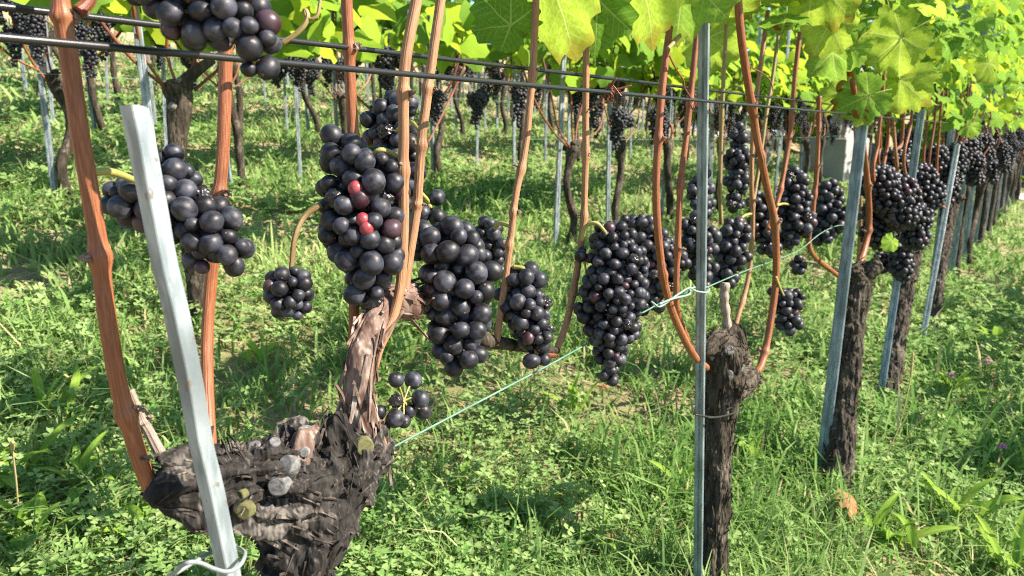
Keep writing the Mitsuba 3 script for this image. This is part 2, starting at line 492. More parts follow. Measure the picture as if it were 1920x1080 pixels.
def clover(n, seed):
    x, y, r, g = scatter(n, 0.55, 8.0, math.radians(56), seed)
    patch = meshkit.fbm(np.stack([x * 2.2 + 31, y * 2.2, x * 0], -1), 3, 21)
    keep = g.uniform(0, 1, n) < np.clip((patch - 0.38) * 5.0, 0.10, 1)
    s, q = sq(x, y)
    keep &= ~((s > 8.4) & (s < 9.4))
    x, y, r = x[keep], y[keep], r[keep]
    n = len(x)
    z = ground(x, y) + g.uniform(0.015, 0.075, n)
    size = g.uniform(0.006, 0.0125, n) * np.clip(r / 1.4, 1, 3)
    tilt = np.stack([g.normal(0, 0.35, n), g.normal(0, 0.35, n), np.ones(n)], -1)
    nz = unit(tilt)
    ref = np.stack([np.cos(a := g.uniform(0, 6.28, n)), np.sin(a), np.zeros(n)], -1)
    ex = unit(ref - nz * (ref * nz).sum(-1, keepdims=True))
    ey = np.cross(nz, ex)
    c = np.stack([x, y, z], -1)
    flat = [(0, 0, 0), (0.55, 0.42, .10), (1.0, 0.38, .12), (0.92, 0, 0.0), (1.0, -0.38, .12), (0.55, -0.42, .10)]
    vs = []
    for k in range(3):
        ca, sa = math.cos(k * 2.094), math.sin(k * 2.094)
        for (a, b, up) in flat:
            px, py = a * ca - b * sa, a * sa + b * ca
            vs.append(c + (ex * px + ey * py + nz * up) * size[:, None])
    v = np.stack(vs, 1).reshape(-1, 3)
    b = (np.arange(n) * 18)[:, None]
    tri = [[k * 6 + i, k * 6 + j, k * 6 + l] for k in range(3) for i, j, l in ((0, 3, 1), (1, 3, 2), (0, 5, 3), (5, 4, 3))]
    f = np.concatenate([b + np.array([t]) for t in tri], 0)
    m = np.clip(g.normal(0.45, 0.25, (n, 1)), 0, 1)
    col = np.array([0.14, 0.28, 0.07]) * (1 - m) + np.array([0.37, 0.48, 0.20]) * m
    return v, f, np.repeat(col, 18, 0)


v, f, c = clover(60000, 2)
solo('clover', mikit.ply((v, f), GRASS, color=c), 'low clover and small round leaved herbs growing through the grass', 'clover', kind='stuff')

# leaf of a broad weed: long, pointed, folded along the rib
def blade_leaf(length, width, arch, seed, lobed=0.0):
    n = 12
    t = np.linspace(0, 1, n)
    w = width * np.sin(np.pi * np.clip(t, 0, 1) ** 0.75) ** 0.8 + 0.002
    if lobed:
        w = w * (1 - lobed * (0.5 + 0.5 * np.cos(t * 34)))
    y = length * (t - arch * 0.25 * t * t)
    zz = length * (0.85 * t - arch * t * t * 0.8)
    vs, uv = [], []
    g = np.random.default_rng(seed)
    for i in range(n):
        for k in (-1, -0.5, 0, 0.5, 1):
            vs.append([k * w[i], y[i], zz[i] + abs(k) * w[i] * 0.35 + 0.03 * w[i] * g.normal()])
            uv.append([k * 0.3, t[i]])
    f = []
    for i in range(n - 1):
        for k in range(4):
            a = i * 5 + k
            f += [[a, a + 1, a + 6], [a, a + 6, a + 5]]
    return np.array(vs), np.array(f), np.array(uv)


def weed_color(p, n, uv):
    rib = smoothstep(0.05, 0.015, dr.abs(uv.x))
    c = mix((0.15, 0.30, 0.035), (0.30, 0.43, 0.07), fbm(p.x * 14, p.y * 14, p.z * 14, 2))
    return mix(c, (0.36, 0.46, 0.16), rib * 0.7)


WEED = thin('weed_leaf', proc(weed_color), 0.95, 0.42)
WEED_MESH = [shape(blade_leaf(0.20, 0.013, 0.55, 1), WEED), shape(blade_leaf(0.17, 0.018, 0.8, 2), WEED), shape(blade_leaf(0.15, 0.016, 0.6, 3, 0.45), WEED)]


def weed(px, py, n, scale, label, kinds=(0, 1), seed=0, lean=None):
    g = np.random.default_rng(seed + 900)
    k = thing('broadleaf_weed', label, 'weed', 'broad leaved weeds standing in the grass')
    p = foot(px, py)
    p[2] -= 0.01
    for i in range(n):
        az = 2 * math.pi * i / n + g.uniform(-0.5, 0.5)
        R = frame([g.normal(0, 0.22), g.normal(0, 0.22), 1.0], None, 0) @ np.array([[math.cos(az), -math.sin(az), 0], [math.sin(az), math.cos(az), 0], [0, 0, 1.0]])
        if g.uniform() < 0.6:
            tilt = math.radians(g.uniform(10, 40))
            R = R @ np.array([[1, 0, 0], [0, math.cos(tilt), -math.sin(tilt)], [0, math.sin(tilt), math.cos(tilt)]])
        s = scale * g.uniform(0.65, 1.1)
        part(k, 'leaf', {**WEED_MESH[int(g.choice(kinds))], 'to_world': place(R, s, p + np.array([g.normal(0, .012), g.normal(0, .012), 0]))})


WEEDS = [(60, 1000, 9, .8, 'broad leaved weed with long upright blades at the bottom left corner', (0, 1)),
         (150, 905, 9, .75, 'long bladed weed left of the thick trunk below the leftmost cane', (0, 1)),
         (20, 890, 8, .8, 'long bladed weed cut by the left edge above the corner weed', (0, 1)),
         (90, 770, 8, .7, 'long bladed weed in the shade farthest up the left edge', (0, 1)),
         (250, 985, 8, .5, 'low weed just left of the foot of the leaning stake', (1, 2)),
         (1700, 1010, 9, .75, 'upright pale weed right of the second trunk near the bottom edge', (0, 1)),
         (1795, 965, 10, .85, 'large long bladed weed at lower right in sun and shade', (0, 1)),
         (1880, 1050, 9, .9, 'big weed in the bottom right corner', (0, 2)),
         (1895, 880, 9, .9, 'weed at the right edge beside the pink clover head', (1, 2)),
         (1640, 985, 7, .6, 'low weed below the dry curled leaf in front of the third trunk', (0, 1)),
         (1410, 850, 7, .6, 'broad leaved weed just right of the second trunk', (1, 2)),
         (1790, 730, 9, .8, 'dark leafy weed right of the fourth trunk in the shaded strip', (1, 2)),
         (1870, 640, 9, .9, 'bushy weed at the right edge near the far stakes', (1, 2)),
         (480, 670, 8, .6, 'round leaved weed behind the small hanging cluster', (1,)),
         (1100, 1010, 8, .5, 'low weed alone in the sunlit grass near the bottom middle', (1, 2)),
         (870, 900, 8, .45, 'low weed in the sunlit grass right of the thick trunk', (1, 2)),
         (1080, 760, 9, .6, 'tuft of long blades under the lowest tip of the middle cluster', (0,)),
         (1260, 905, 8, .5, 'small weed left of the second stake in the lit grass', (0, 1))]
for i, (px, py, n, s_, lab, kinds) in enumerate(WEEDS):
    weed(px, py, n, s_ * .72, lab, kinds, i)

# ------------------------------------------------------------------ leaves of the vine
def vine_leaf(rings, spokes, seed, teeth=True, cup=0.16, petiole=True, lobing=0.22):
    """Unit leaf: stalk joint at the origin, tip at +y, size about 1 from joint to tip."""
    g = np.random.default_rng(seed)
    a = np.linspace(-np.pi, np.pi, spokes, endpoint=False) + np.pi / spokes
    r = np.full(spokes, 0.30)
    for c, h, w in ((0, 1.0, 0.60), (0.92, 0.90, 0.50), (-0.92, 0.90, 0.50), (1.88, 0.74, 0.50), (-1.88, 0.74, 0.50), (2.5, 0.60, 0.35), (-2.5, 0.60, 0.35)):
        h = h * g.uniform(0.93, 1.07)
        d = np.abs((a - c + np.pi) % (2 * np.pi) - np.pi)
        r = np.maximum(r, h * (1 - lobing * np.minimum((d / w) ** 1.6, 2.2)))
    d = np.pi - np.abs(a)
    r = r * np.clip(0.25 + d / 0.45, 0.25, 1)
    if teeth:
        k = 15
        saw = np.abs(((a / (2 * np.pi) * 2 * k + 0.3 * np.sin(3 * a)) % 2) - 1)
        r = r * (0.90 + 0.17 * saw ** 1.3 * (0.7 + 0.5 * np.sin(5 * a + seed)))
    fr = (np.arange(rings) + 1) / rings
    x = np.concatenate([[0], (fr[:, None] * (r * np.sin(a))[None]).ravel()])
    y = np.concatenate([[0], (fr[:, None] * (r * np.cos(a))[None]).ravel()])
    rr = np.hypot(x, y)
    wave = meshkit.fbm(np.stack([x * 2.0 + 9, y * 2.0, x * 0 + seed], -1), 2, seed) - 0.5
    z = -cup * rr ** 2 + 0.55 * wave * rr
    best = np.full(len(x), 9.0)
    for v in VEINS:
        al, ac = x * math.sin(v) + y * math.cos(v), np.abs(x * math.cos(v) - y * math.sin(v))
        best = np.where((al > 0) & (ac < best), ac, best)
    z += 0.16 * np.minimum(best, 0.3)
    z -= 0.22 * np.clip(y, 0, 2) ** 2 * g.uniform(0.2, 1.2)
    v = np.stack([x, y, z], 1)
    f = [[0, 1 + j, 1 + (j + 1) % spokes] for j in range(spokes)]
    for i in range(rings - 1):
        for j in range(spokes):
            p0, p1 = 1 + i * spokes + j, 1 + i * spokes + (j + 1) % spokes
            f += [[p0, p0 + spokes, p1 + spokes], [p0, p1 + spokes, p1]]
    f = np.array(f)[:, ::-1]
    m = (v, f, np.stack([x, y], 1))
    if petiole:
        pts = spline([[0, 0, 0], [0, -0.3, -0.08], [0, -0.65, -0.28], [0, -0.85, -0.5]], 6 if rings > 2 else 3)
        t = tube(pts, 0.016, 6 if rings > 2 else 3, cap=False)
        m = join([m, (t[0], t[1], np.tile([[0.0, 0.25]], (len(t[0]), 1)))])
    return m


LEAF_NEAR = [vine_leaf(6, 84, k, lobing=0.13 + 0.04 * (k % 3)) for k in range(4)]
LEAF_MID = [vine_leaf(3, 42, 20 + k) for k in range(4)]
LEAF_LOW = [vine_leaf(1, 16, 40 + k, teeth=False, petiole=False) for k in range(4)]
NEAR_SHAPE = [[shape(m, b) for m in LEAF_NEAR] for b in LEAF]
MID_SHAPE = [[shape(m, b) for m in LEAF_MID] for b in LEAF]
FAR_SHAPE = [[shape(m, b) for m in LEAF_LOW] for b in LEAF_FAR]
N3, U3, UP = np.array([*N2, 0]), np.array([*U2, 0]), np.array([0, 0, 1.0])


def leaf_frame(nrm, tip):
    nrm = unit(nrm)
    y = unit(tip - nrm * (tip @ nrm))
    return np.stack([np.cross(y, nrm), y, nrm], 1)


def canopy(vine, s0, s1, q, z0, z1, n, seed, level, thick=0.13, size=(0.045, 0.068), ragged=0.08, limit=300, yellow=0.3):
    """Leaves of one vine: those that show large become parts, the rest one mass."""
    g = np.random.default_rng(seed)
    rest, shown = [[], [], []], []
    for i in range(n):
        s = g.uniform(s0, s1)
        low = z0 + ragged * (meshkit.noise(np.array([s * 4.0, q * 3.0, 1.0]), 5) * 2 - 1)
        z = low + (z1 - low) * g.uniform(0, 1) ** 0.9
        dq = g.normal(0, thick)
        p = W(s, q + dq, 0) * np.array([1, 1, 0]) + np.array([0, 0, float(ground(*(P0 + s * U2 + q * N2))) + z])
        side = math.copysign(1, dq + g.normal(0, 0.04))
        nrm = N3 * side * g.uniform(0.2, 0.9) + UP * g.uniform(0.15, 0.9) + g.normal(0, 0.30, 3)
        tip = -UP * g.uniform(0.4, 1.0) + N3 * side * g.uniform(0.1, 0.7) + U3 * g.normal(0, 0.5)
        sz = g.uniform(*size)
        tone = int(g.choice(3, p=[0.7 - yellow * 0.5, 0.3, yellow * 0.5]))
        if level < 2 and g.uniform() < 0.05:
            tone = 3
        px, py, d = seen(p)
        vis = d > 0.1 and -40 < px < 1960 and -40 < py < 1100
        big = FPX * sz * 1.6 / max(d, 0.1)
        shown.append((big if vis else 0, tone, int(g.integers(4)), leaf_frame(nrm, tip), sz, p))
    shown.sort(key=lambda e: -e[0])
    for k, (big, tone, var, R, sz, p) in enumerate(shown):
        if big > 26 and k < limit:
            src = NEAR_SHAPE if big > 90 and level < 2 else MID_SHAPE if (big > 40 and level < 2) else FAR_SHAPE
            if src is FAR_SHAPE:
                tone = min(tone, 2)
            part(vine, 'leaf', {**src[tone][var], 'to_world': place(R, sz, p)})
        else:
            rest[min(tone, 2)].append(apply(LEAF_LOW[var], R, sz, p))
    for tone, r in enumerate(rest):
        if r:
            part(vine, 'foliage', shape(join(r), LEAF_FAR[tone]), kind='stuff')


# ------------------------------------------------------------------ grapes
GRAPE3 = [ico(3, 0.03, 1.2, k, (1, 1, 1.05)) for k in range(2)]
GRAPE2 = ico(2, 0.03, 1.2, 5, (1, 1, 1.05))
GRAPE_SHAPE = {3: [[shape(m, b) for m in GRAPE3] for b in GRAPES], 2: [[shape(GRAPE2, b)] for b in GRAPES]}
RED_SHAPE = shape(GRAPE3[0], SKIN_RED)
SHRIVEL = [shape(ico(3, 0.42, 3.2, 60 + k, (1, .9, .95)), SKIN_DRY) for k in range(3)]


def pack(blobs, gr, seed, tries=5000, inner=True):
    """Grape centres over the shell of a heap of blobs (centre, radius), then a second layer below."""
    g = np.random.default_rng(seed)
    c = np.array([b[0] for b in blobs])
    r = np.array([b[1] for b in blobs])
    out, rad = [], []

    def layer(depth, n, gap):
        w = np.maximum(r - depth, gr * 0.3) ** 2
        which = g.choice(len(r), n, p=w / w.sum())
        d = unit(g.normal(0, 1, (n, 3)))
        pts = c[which] + d * (np.maximum(r[which] - depth, 0.0) * g.uniform(0.92, 1.06, n))[:, None]
        for p in pts:
            ins = (r - np.linalg.norm(c - p, axis=1)).max()
            if ins > depth + 0.9 * gr:
                continue
            k = g.choice([1.0, 0.92, 1.07, 0.80, 0.66], p=[.4, .25, .2, .1, .05]) * gr
            if out:
                dd = np.linalg.norm(np.array(out) - p, axis=1)
                if (dd < gap * (np.array(rad) + k)).any():
                    continue
            out.append(p)
            rad.append(k)
    gr = gr * 0.95
    layer(gr * 0.9, tries, 0.82)
    layer(gr * 0.9, tries // 2, 0.76)
    if inner:
        layer(gr * 2.3, tries // 3, 0.80)
    return np.array(out), np.array(rad)


CLUSTERS = {}


def cluster(name_label, blobs_px, q, gr_px, seed, level=3, stem=None, group=None, dry=0.03, purple=0.04, tries=7000, bsdf_stem=None, reds=(), depth=1.0):
    """blobs_px: (x, y, radius) in pixels of the photograph, standing q metres uphill of the near row."""
    g = np.random.default_rng(seed + 50)
    x0, y0 = np.mean([b[0] for b in blobs_px]), np.mean([b[1] for b in blobs_px])
    d = dist_on_row(x0, y0, q)
    m = d / FPX
    blobs = [(at(x, y, d + (rest[0] * m if rest else 0)), r * m) for x, y, r, *rest in blobs_px]
    pts, rad = pack(blobs, gr_px * m, seed, tries)
    key = thing('grape_cluster', name_label, 'grape cluster', group)
    pts_s = []
    for p, r in zip(pts, rad):
        R = frame(unit(g.normal(0, 1, 3)))
        u = g.uniform()
        px, py, _ = seen(p)
        if any(math.hypot(px - a, py - b) < gr_px * 0.72 for a, b, c in reds) and (p - EYE) @ FWD < d:
            continue
        if u < dry:
            src = SHRIVEL[int(g.integers(3))]
            r = r * 0.95
        else:
            tone = 3 if u < dry + purple else int(g.choice(3, p=[.5, .3, .2]))
            src = GRAPE_SHAPE[level][tone][int(g.integers(len(GRAPE_SHAPE[level][tone])))]
        part(key, 'grape', {**src, 'to_world': place(R, r * np.array([1.0, g.uniform(.92, 1.02), g.uniform(.96, 1.08)]), p)})
    for a, b, c in reds:
        px, py, pz = seen(pts)
        close = np.hypot(px - a, py - b) < gr_px * 1.6
        part(key, 'grape', {**RED_SHAPE, 'to_world': place(np.eye(3), c * m, at(a, b, pz[close].min() - c * m * 0.1))}, 'small unripe red grape')
    # the stalk inside and the little stalks of the outer grapes
    order = np.array([b[0] for b in blobs])
    top = order[np.argmax(order[:, 2])]
    bits = [tube(spline(sorted(order.tolist(), key=lambda e: -e[2]), 12) if len(order) > 1 else np.array([top, top - UP * 0.005, top - UP * 0.01]), 0.0016, 6)]
    for p in pts[:: 2 if len(pts) < 200 else 4]:
        near = order[np.argmin(np.linalg.norm(order - p, axis=1))]
        bits.append(tube([near, near + (p - near) * 0.9], [0.0011, 0.0009], 5, cap=False))
    if stem is not None:
        sp = [on_row(a, b, q + dq) if dq < 5 else at(a, b, d) for a, b, dq in stem]
        bits.append(tube(spline([*sp], 16), np.linspace(0.0022, 0.0016, 16), 8, wob=0.0004, freq=300))
    part(key, 'stem', shape(join(bits), bsdf_stem or STEM))
    return key


# prototypes for the rows behind: one mesh each
def far_bunch(seed, level=1):
    g = np.random.default_rng(seed)
    L = g.uniform(0.10, 0.15)
    blobs = [(np.array([g.normal(0, .006), g.normal(0, .006), -L * t]), 0.036 * (1 - 0.62 * t) * g.uniform(.85, 1.1)) for t in np.linspace(0.15, 1, 6)]
    if g.uniform() < 0.6:
        blobs.append((np.array([0.03, 0, -0.02]), 0.022))
    pts, rad = pack(blobs, 0.0068, seed, 1800, inner=False)
    b = ico(level)
    return join([(b[0] * r + p, b[1], np.zeros((len(b[0]), 2)) + 0.5) for p, r in zip(pts, rad)] + [tube([[0, 0, 0.05], [0, 0, 0]], 0.0018, 5)])


FAR_BUNCH = [shape(far_bunch(300 + k), GRAPES[(0, 1, 0)[k % 3]]) for k in range(5)]
FAR_BUNCH_LOW = [shape(far_bunch(320 + k, 0), GRAPES[0]) for k in range(3)]

# ------------------------------------------------------------------ wood
def cane(vine, pts, width, mat, q=None, seed=0, nodes=(), buds=True, n=None, side=14, label=None):
    """pts: (x, y[, q]) in pixels on the near row; width in pixels; nodes: positions along from 0 to 1."""
    p3 = np.array([on_row(e[0], e[1], e[2] if len(e) > 2 else q) for e in pts])
    d0, d1 = dist_on_row(*pts[0][:2], pts[0][2] if len(pts[0]) > 2 else q), dist_on_row(*pts[-1][:2], pts[-1][2] if len(pts[-1]) > 2 else q)
    w = [0.93 * e for e in width]
    return cane3(vine, p3, (w[0] * d0 / FPX / 2, w[1] * d1 / FPX / 2), mat, seed, nodes, buds, n, side, label)


def cane3(vine, p3, radii, mat, seed=0, nodes=(), buds=True, n=None, side=14, label=None):
    g = np.random.default_rng(seed + 11)
    n = n or max(24, len(p3) * 12)
    c = spline(p3, n)
    t = np.linspace(0, 1, n)
    r = radii[0] + (radii[1] - radii[0]) * t
    for k in nodes:
        r = r * (1 + 0.42 * np.exp(-((t - k) * n / 1.4) ** 2))
        zig = unit(np.cross(c[min(n - 1, int(k * n) + 1)] - c[max(0, int(k * n) - 1)], g.normal(0, 1, 3)))
        c = c + zig * (np.exp(-((t - k) * n / 4.0) ** 2) * radii[0] * (0.03 if radii[0] > .003 and side > 20 else 0.14))[:, None]
    key = part(vine, 'cane', shape(tube(c, r, side, wob=radii[0] * 0.05, freq=120, seed=seed), mat), label)
    if buds:
        for i, k in enumerate(nodes):
            j = min(n - 2, int(k * (n - 1)))
            tan = unit(c[j + 1] - c[j])
            out = unit(np.cross(tan, unit(EYE - c[j])) * (1 if i % 2 else -1) + unit(EYE - c[j]) * 0.45)
            bits = []
            for b in range(7):
                m = ico(2, 0.7, 2.2, seed * 7 + i * 7 + b, (1, .8, .6))
                bits.append(apply(m, frame(g.normal(0, 1, 3)), r[j] * g.uniform(0.16, 0.36), c[j] + out * r[j] * (0.9 + 0.07 * b) + g.normal(0, r[j] * 0.24, 3)))
            part(key, 'bud', shape(join(bits), BUD))
    return key


def ball_hull(a, ra, b, rb, n=20):
    s = trimesh.creation.icosphere(subdivisions=2).vertices
    return m3.Manifold.hull_points(np.vstack([s * ra + a, s * rb + b]))


def old_wood(chains, step, amp, seed, fiber=(120, 22), lump=1.1):
    """Chains of (point, radius) joined into one gnarled body with fibres that run along the nearest limb."""
    hulls, segs = [], []
    for ch in chains:
        for (a, ra), (b, rb) in zip(ch[:-1], ch[1:]):
            hulls.append(ball_hull(np.asarray(a), ra, np.asarray(b), rb))
            segs.append((np.asarray(a), np.asarray(b)))
    m = m3.Manifold.batch_boolean(hulls, m3.OpType.Add).refine_to_length(step)
    me = m.to_mesh()
    t = trimesh.Trimesh(me.vert_properties[:, :3], me.tri_verts, process=True)
    trimesh.smoothing.filter_taubin(t, lamb=0.5, nu=0.52, iterations=10)
    v, n = np.array(t.vertices), np.array(t.vertex_normals)
    best, tang = np.full(len(v), 9.0), np.zeros_like(v)
    for a, b in segs:
        ab = b - a
        k = np.clip(((v - a) @ ab) / (ab @ ab), 0, 1)
        d = np.linalg.norm(v - a - k[:, None] * ab, axis=1)
        tang = np.where((d < best)[:, None], unit(ab), tang)
        best = np.minimum(best, d)
    al = (v * tang).sum(1)
    across = v - tang * al[:, None]
    q = np.concatenate([across * fiber[0]], 1) + al[:, None] * fiber[1] * 0.577
    f1 = meshkit.fbm(q, 3, seed) - 0.5
    f2 = meshkit.fbm(v * 62, 3, seed + 3) - 0.5
    crack = np.clip(0.10 - np.abs(meshkit.fbm(q * 0.45 + 70, 2, seed + 21) - 0.5), 0, 1) / 0.10
    ridge = 1 - np.abs(2 * meshkit.fbm(q * 0.55 + 40, 2, seed + 9) - 1)
    v = v + n * (amp * (1.3 * f1 + lump * f2 + 0.9 * (ridge - 0.75) - 0.7 * crack))[:, None]
    return trimesh.Trimesh(v, t.faces, process=False), tang


def bark_flakes(t, tang, n, length, width, lift, seed, keep=None):
    """Curling strips of loose bark, each fixed at one end."""
    g = np.random.default_rng(seed)
    pts, fi = trimesh.sample.sample_surface(t, n, seed=seed)
    nrm = t.face_normals[fi]
    tg = tang[t.faces[fi, 0]]
    vs, fs = [], []
    k = 0
    for p, nn, tt in zip(pts, nrm, tg):
        if keep is not None and not keep(p):
            continue
        tt = unit(tt - nn * (tt @ nn) + g.normal(0, 0.12, 3))
        if g.uniform() < 0.4:
            tt = -tt
        sd = np.cross(nn, tt)
        L, w, up = length * g.uniform(0.4, 1.4), width * g.uniform(0.5, 1.4), lift * g.uniform(0, 1) ** 2.0
        row = []
        for j, a in enumerate((0, 0.35, 0.7, 1.0)):
            c = p + tt * L * (a - 0.3) + nn * (0.0006 + up * a * a) + sd * g.normal(0, w * 0.15)
            ww = w * (1 - 0.55 * a) * 0.5
            row += [c - sd * ww, c + sd * ww, c + sd * ww * 0.7 - nn * 0.0016, c - sd * ww * 0.7 - nn * 0.0016]
        vs += row
        for j in range(3):
            o = k + j * 4
            for a, b in ((0, 1), (1, 2), (2, 3), (3, 0)):
                fs += [[o + a, o + b, o + 4 + b], [o + a, o + 4 + b, o + 4 + a]]
        fs += [[k, k + 2, k + 1], [k, k + 3, k + 2], [k + 12, k + 13, k + 14], [k + 12, k + 14, k + 15]]
        k += 16
    return np.array(vs), np.array(fs), np.zeros((len(vs), 2))


def surface_at(m, px, py):
    """First point of the mesh on the line of sight of a measured point."""
    v, f = np.asarray(m.vertices), np.asarray(m.faces)
    d = ray(px, py)
    a, e1, e2 = v[f[:, 0]], v[f[:, 1]] - v[f[:, 0]], v[f[:, 2]] - v[f[:, 0]]
    h = np.cross(d, e2)
    det = (e1 * h).sum(1)
    det = np.where(np.abs(det) < 1e-15, 1e-15, det)
    u = ((EYE - a) * h).sum(1) / det
    q = np.cross(EYE - a, e1)
    w = (q * d).sum(1) / det
    t = (e2 * q).sum(1) / det
    ok = (u >= 0) & (w >= 0) & (u + w <= 1) & (t > 0.05)
    return EYE + d * t[ok].min() if ok.any() else None


def cut_disc(vine, p, nrm, r, mat, seed, collar=True):
    """The cut end of a pruned shoot: a short stub with a flat face."""
    g = np.random.default_rng(seed)
    nrm = unit(nrm)
    pts = np.array([p - nrm * r * 1.2, p - nrm * r * .12, p, p + nrm * 0.0003])
    t = tube(pts, [r * 1.15, r * 1.08, r, r * 0.9], 24, wob=r * 0.15, freq=130, seed=seed)
    v, f, uv = t
    n = len(v)
    rr = np.linalg.norm(np.cross(v - p, nrm), axis=1) / r
    v = v + (meshkit.noise(v * 260, seed)[:, None] - 0.5) * nrm * r * 0.10
    part(vine, 'pruning_scar', shape((v, f, np.stack([rr, rr * 0], 1)), mat, smooth=False))


def leaning_stake(key_label, bottom, top, width, depth, face, mat, group=None, thick=None, flat=False, name='vine_stake'):
    """A folded sheet-metal stake: front web, two side flanges with turned-in lips, along bottom -> top; face = direction of the web."""
    ax_ = unit(top - bottom)
    L = np.linalg.norm(top - bottom)
    fz = unit(np.asarray(face, float) - ax_ * (np.asarray(face, float) @ ax_))
    fx = np.cross(ax_, fz)
    th = thick or 0.0012
    w, d = width / 2, depth
    g_ = 0.10 * width
    outer = [(-w, -d), (-w, -0.0005), (-w + .0005, 0), (w - .0005, 0), (w, -.0005), (w, -d)] if flat else [(-w, -d), (-w, -0.0), (-w + g_, .001), (-g_, .001), (-g_ * .5, -.0006), (g_ * .5, -.0006), (g_, .001), (w - g_, .001), (w, 0.0), (w, -d)]
    inner = [(w - th, -d), (w - th, -th), (-w + th, -th), (-w + th, -d)]
    lip = 0.35 * w
    ring = outer + [(w - lip, -d), (w - lip, -d + th)] + [(w - th, -d + th)] + inner[1:3] + [(-w + th, -d + th), (-w + lip, -d + th), (-w + lip, -d)]
    from shapely.geometry import Polygon
    poly = Polygon(ring)
    if not poly.is_valid:
        poly = poly.buffer(0)
    m = trimesh.creation.extrude_polygon(poly, L, engine='earcut')
    m = m.subdivide_to_size(0.012) if flat else m
    v = np.array(m.vertices)
    if flat:
        v[:, :2] += (meshkit.fbm(np.stack([v[:, 0] * 30, v[:, 1] * 30, v[:, 2] * 22], 1), 3, 3)[:, None] - 0.5) * np.array([0.0020, 0.0024])
        v[:, 2] -= (v[:, 2] > L - 1e-4) * (0.0016 * (meshkit.noise(v * 200) + v[:, 0] / width))
    g = bottom + v[:, :1] * fx + v[:, 1:2] * fz + v[:, 2:3] * ax_
    return solo(name, mikit.ply((g, np.array(m.faces)), mat, smooth=25), key_label, 'vine stake', group)


# ------------------------------------------------------------------ the near row: vine one, gnarled, at the left
def px_chain(pts):
    """(x, y, q, radius) in pixels -> [(point, radius)]"""
    return [(on_row(x, y, q), r * dist_on_row(x, y, q) / FPX) for x, y, q, r in pts]


vine1 = thing('grape_vine', 'thick black gnarled vine with peeling bark and cut ends, nearest at the left', 'grape vine', 'vines of the near row')
head1 = px_chain([(590, 935, 0, 74), (525, 890, 0, 66), (450, 880, 0, 58), (375, 885, 0, 54), (325, 893, 0, 46), (300, 915, .002, 27)])
body1 = [(W(-0.62, 0.0, -0.03), 0.027)] + px_chain([(575, 1180, 0, 72), (557, 1060, 0, 74), (580, 985, 0, 84), (622, 905, 0, 84), (668, 850, 0, 62), (692, 812, 0, 42)])
under1 = px_chain([(585, 985, 0, 78), (515, 950, 0, 64), (440, 938, 0, 60), (380, 932, 0, 50), (335, 930, 0, 32)])
t1, tan1 = old_wood([body1, head1, under1, px_chain([(540, 880, 0, 45), (562, 822, 0, 34), (575, 806, 0, 24)]), px_chain([(480, 880, 0, 40), (492, 846, 0, 26)]),
                     px_chain([(640, 850, 0, 40), (628, 800, 0, 30)]), px_chain([(430, 870, 0, 34), (424, 846, 0, 22)]), px_chain([(565, 905, -.012, 40), (522, 905, -.022, 20)]),
                     px_chain([(690, 850, 0, 50), (715, 830, 0, 26)]), px_chain([(470, 940, -.012, 30), (455, 955, -.018, 22)])], 0.0011, 0.0066, 4, fiber=(105, 20), lump=1.5)
part(vine1, 'trunk', mikit.ply(t1, BARK_OLD, smooth=True), 'black gnarled head with shaggy bark')
part(vine1, 'bark_strip', shape(bark_flakes(t1, tan1, 900, 0.014, 0.0010, 0.0009, 3, keep=lambda p: p[2] > 0.05), BARK_STRIP, smooth=False), kind='stuff')
part(vine1, 'bark_strip', shape(bark_flakes(t1, tan1, 260, 0.014, 0.0014, 0.0010, 31, keep=lambda p: p[2] > 0.05), BARK_OLD, smooth=False), kind='stuff')
ta, tana = old_wood([px_chain([(690, 845, 0, 38), (670, 745, 0, 29), (680, 665, 0.0, 31), (708, 595, 0.005, 27), (738, 556, .012, 22), (768, 548, .02, 20)]),
                     px_chain([(738, 560, .012, 20), (768, 575, .012, 26), (782, 578, .012, 16)])], 0.0016, 0.0013, 8, fiber=(150, 12))
part(vine1, 'arm', mikit.ply(ta, BARK_ARM, smooth=True), 'pale peeling upright arm')
part(vine1, 'arm_bark', shape(bark_flakes(ta, tana, 130, 0.030, 0.0034, 0.0026, 5), BARK_ARM, smooth=False), kind='stuff')
tb, _ = old_wood([px_chain([(790, 560, .03, 18), (850, 612, .03, 17), (915, 640, .025, 16), (952, 645, .02, 13), (985, 652, .02, 9), (1042, 658, .02, 8)])], 0.002, 0.001, 9)
part(vine1, 'arm', mikit.ply(tb, BARK, smooth=True), 'thin arm lying level behind the middle clusters')
tow = EYE - on_row(520, 905, 0)
for i, (x, y, q, r, nx, mat) in enumerate([(521, 911, -.045, 18, (-.1, -1, .2), CUT), (571, 848, -.034, 9, (.1, -1, .3), CUT), (538, 872, -.040, 17, (-.5, -1, .6), CUT), 
                                           (458, 958, -.038, 15, (-.2, -1, .1), CUT_MOSS), (454, 928, -.034, 10, (-.6, -1, .1), CUT_MOSS), (478, 838, -.02, 11, (-.2, -.6, 1), CUT),
                                           (515, 830, -.018, 10, (.2, -.6, 1), CUT), (684, 838, -.034, 16, (.4, -1, .2), CUT_MOSS), (575, 812, -.022, 16, (.4, -.6, 1.0), CUT)]):
    p = surface_at(t1, x, y)
    p = on_row(x, y, q) if p is None else p + unit(nx) * 0.0013
    cut_disc(vine1, p, nx, r * ((p - EYE) @ FWD) / FPX, mat, i)
cane(vine1, [(112, -120), (113, 0), (130, 110), (150, 250), (180, 430), (203, 610), (226, 735), (262, 860), (292, 935)], (35, 33), CANE, 0.006, 1, nodes=(0.16, 0.535, 0.79), side=24, label='thick leftmost cane with a pale bud')
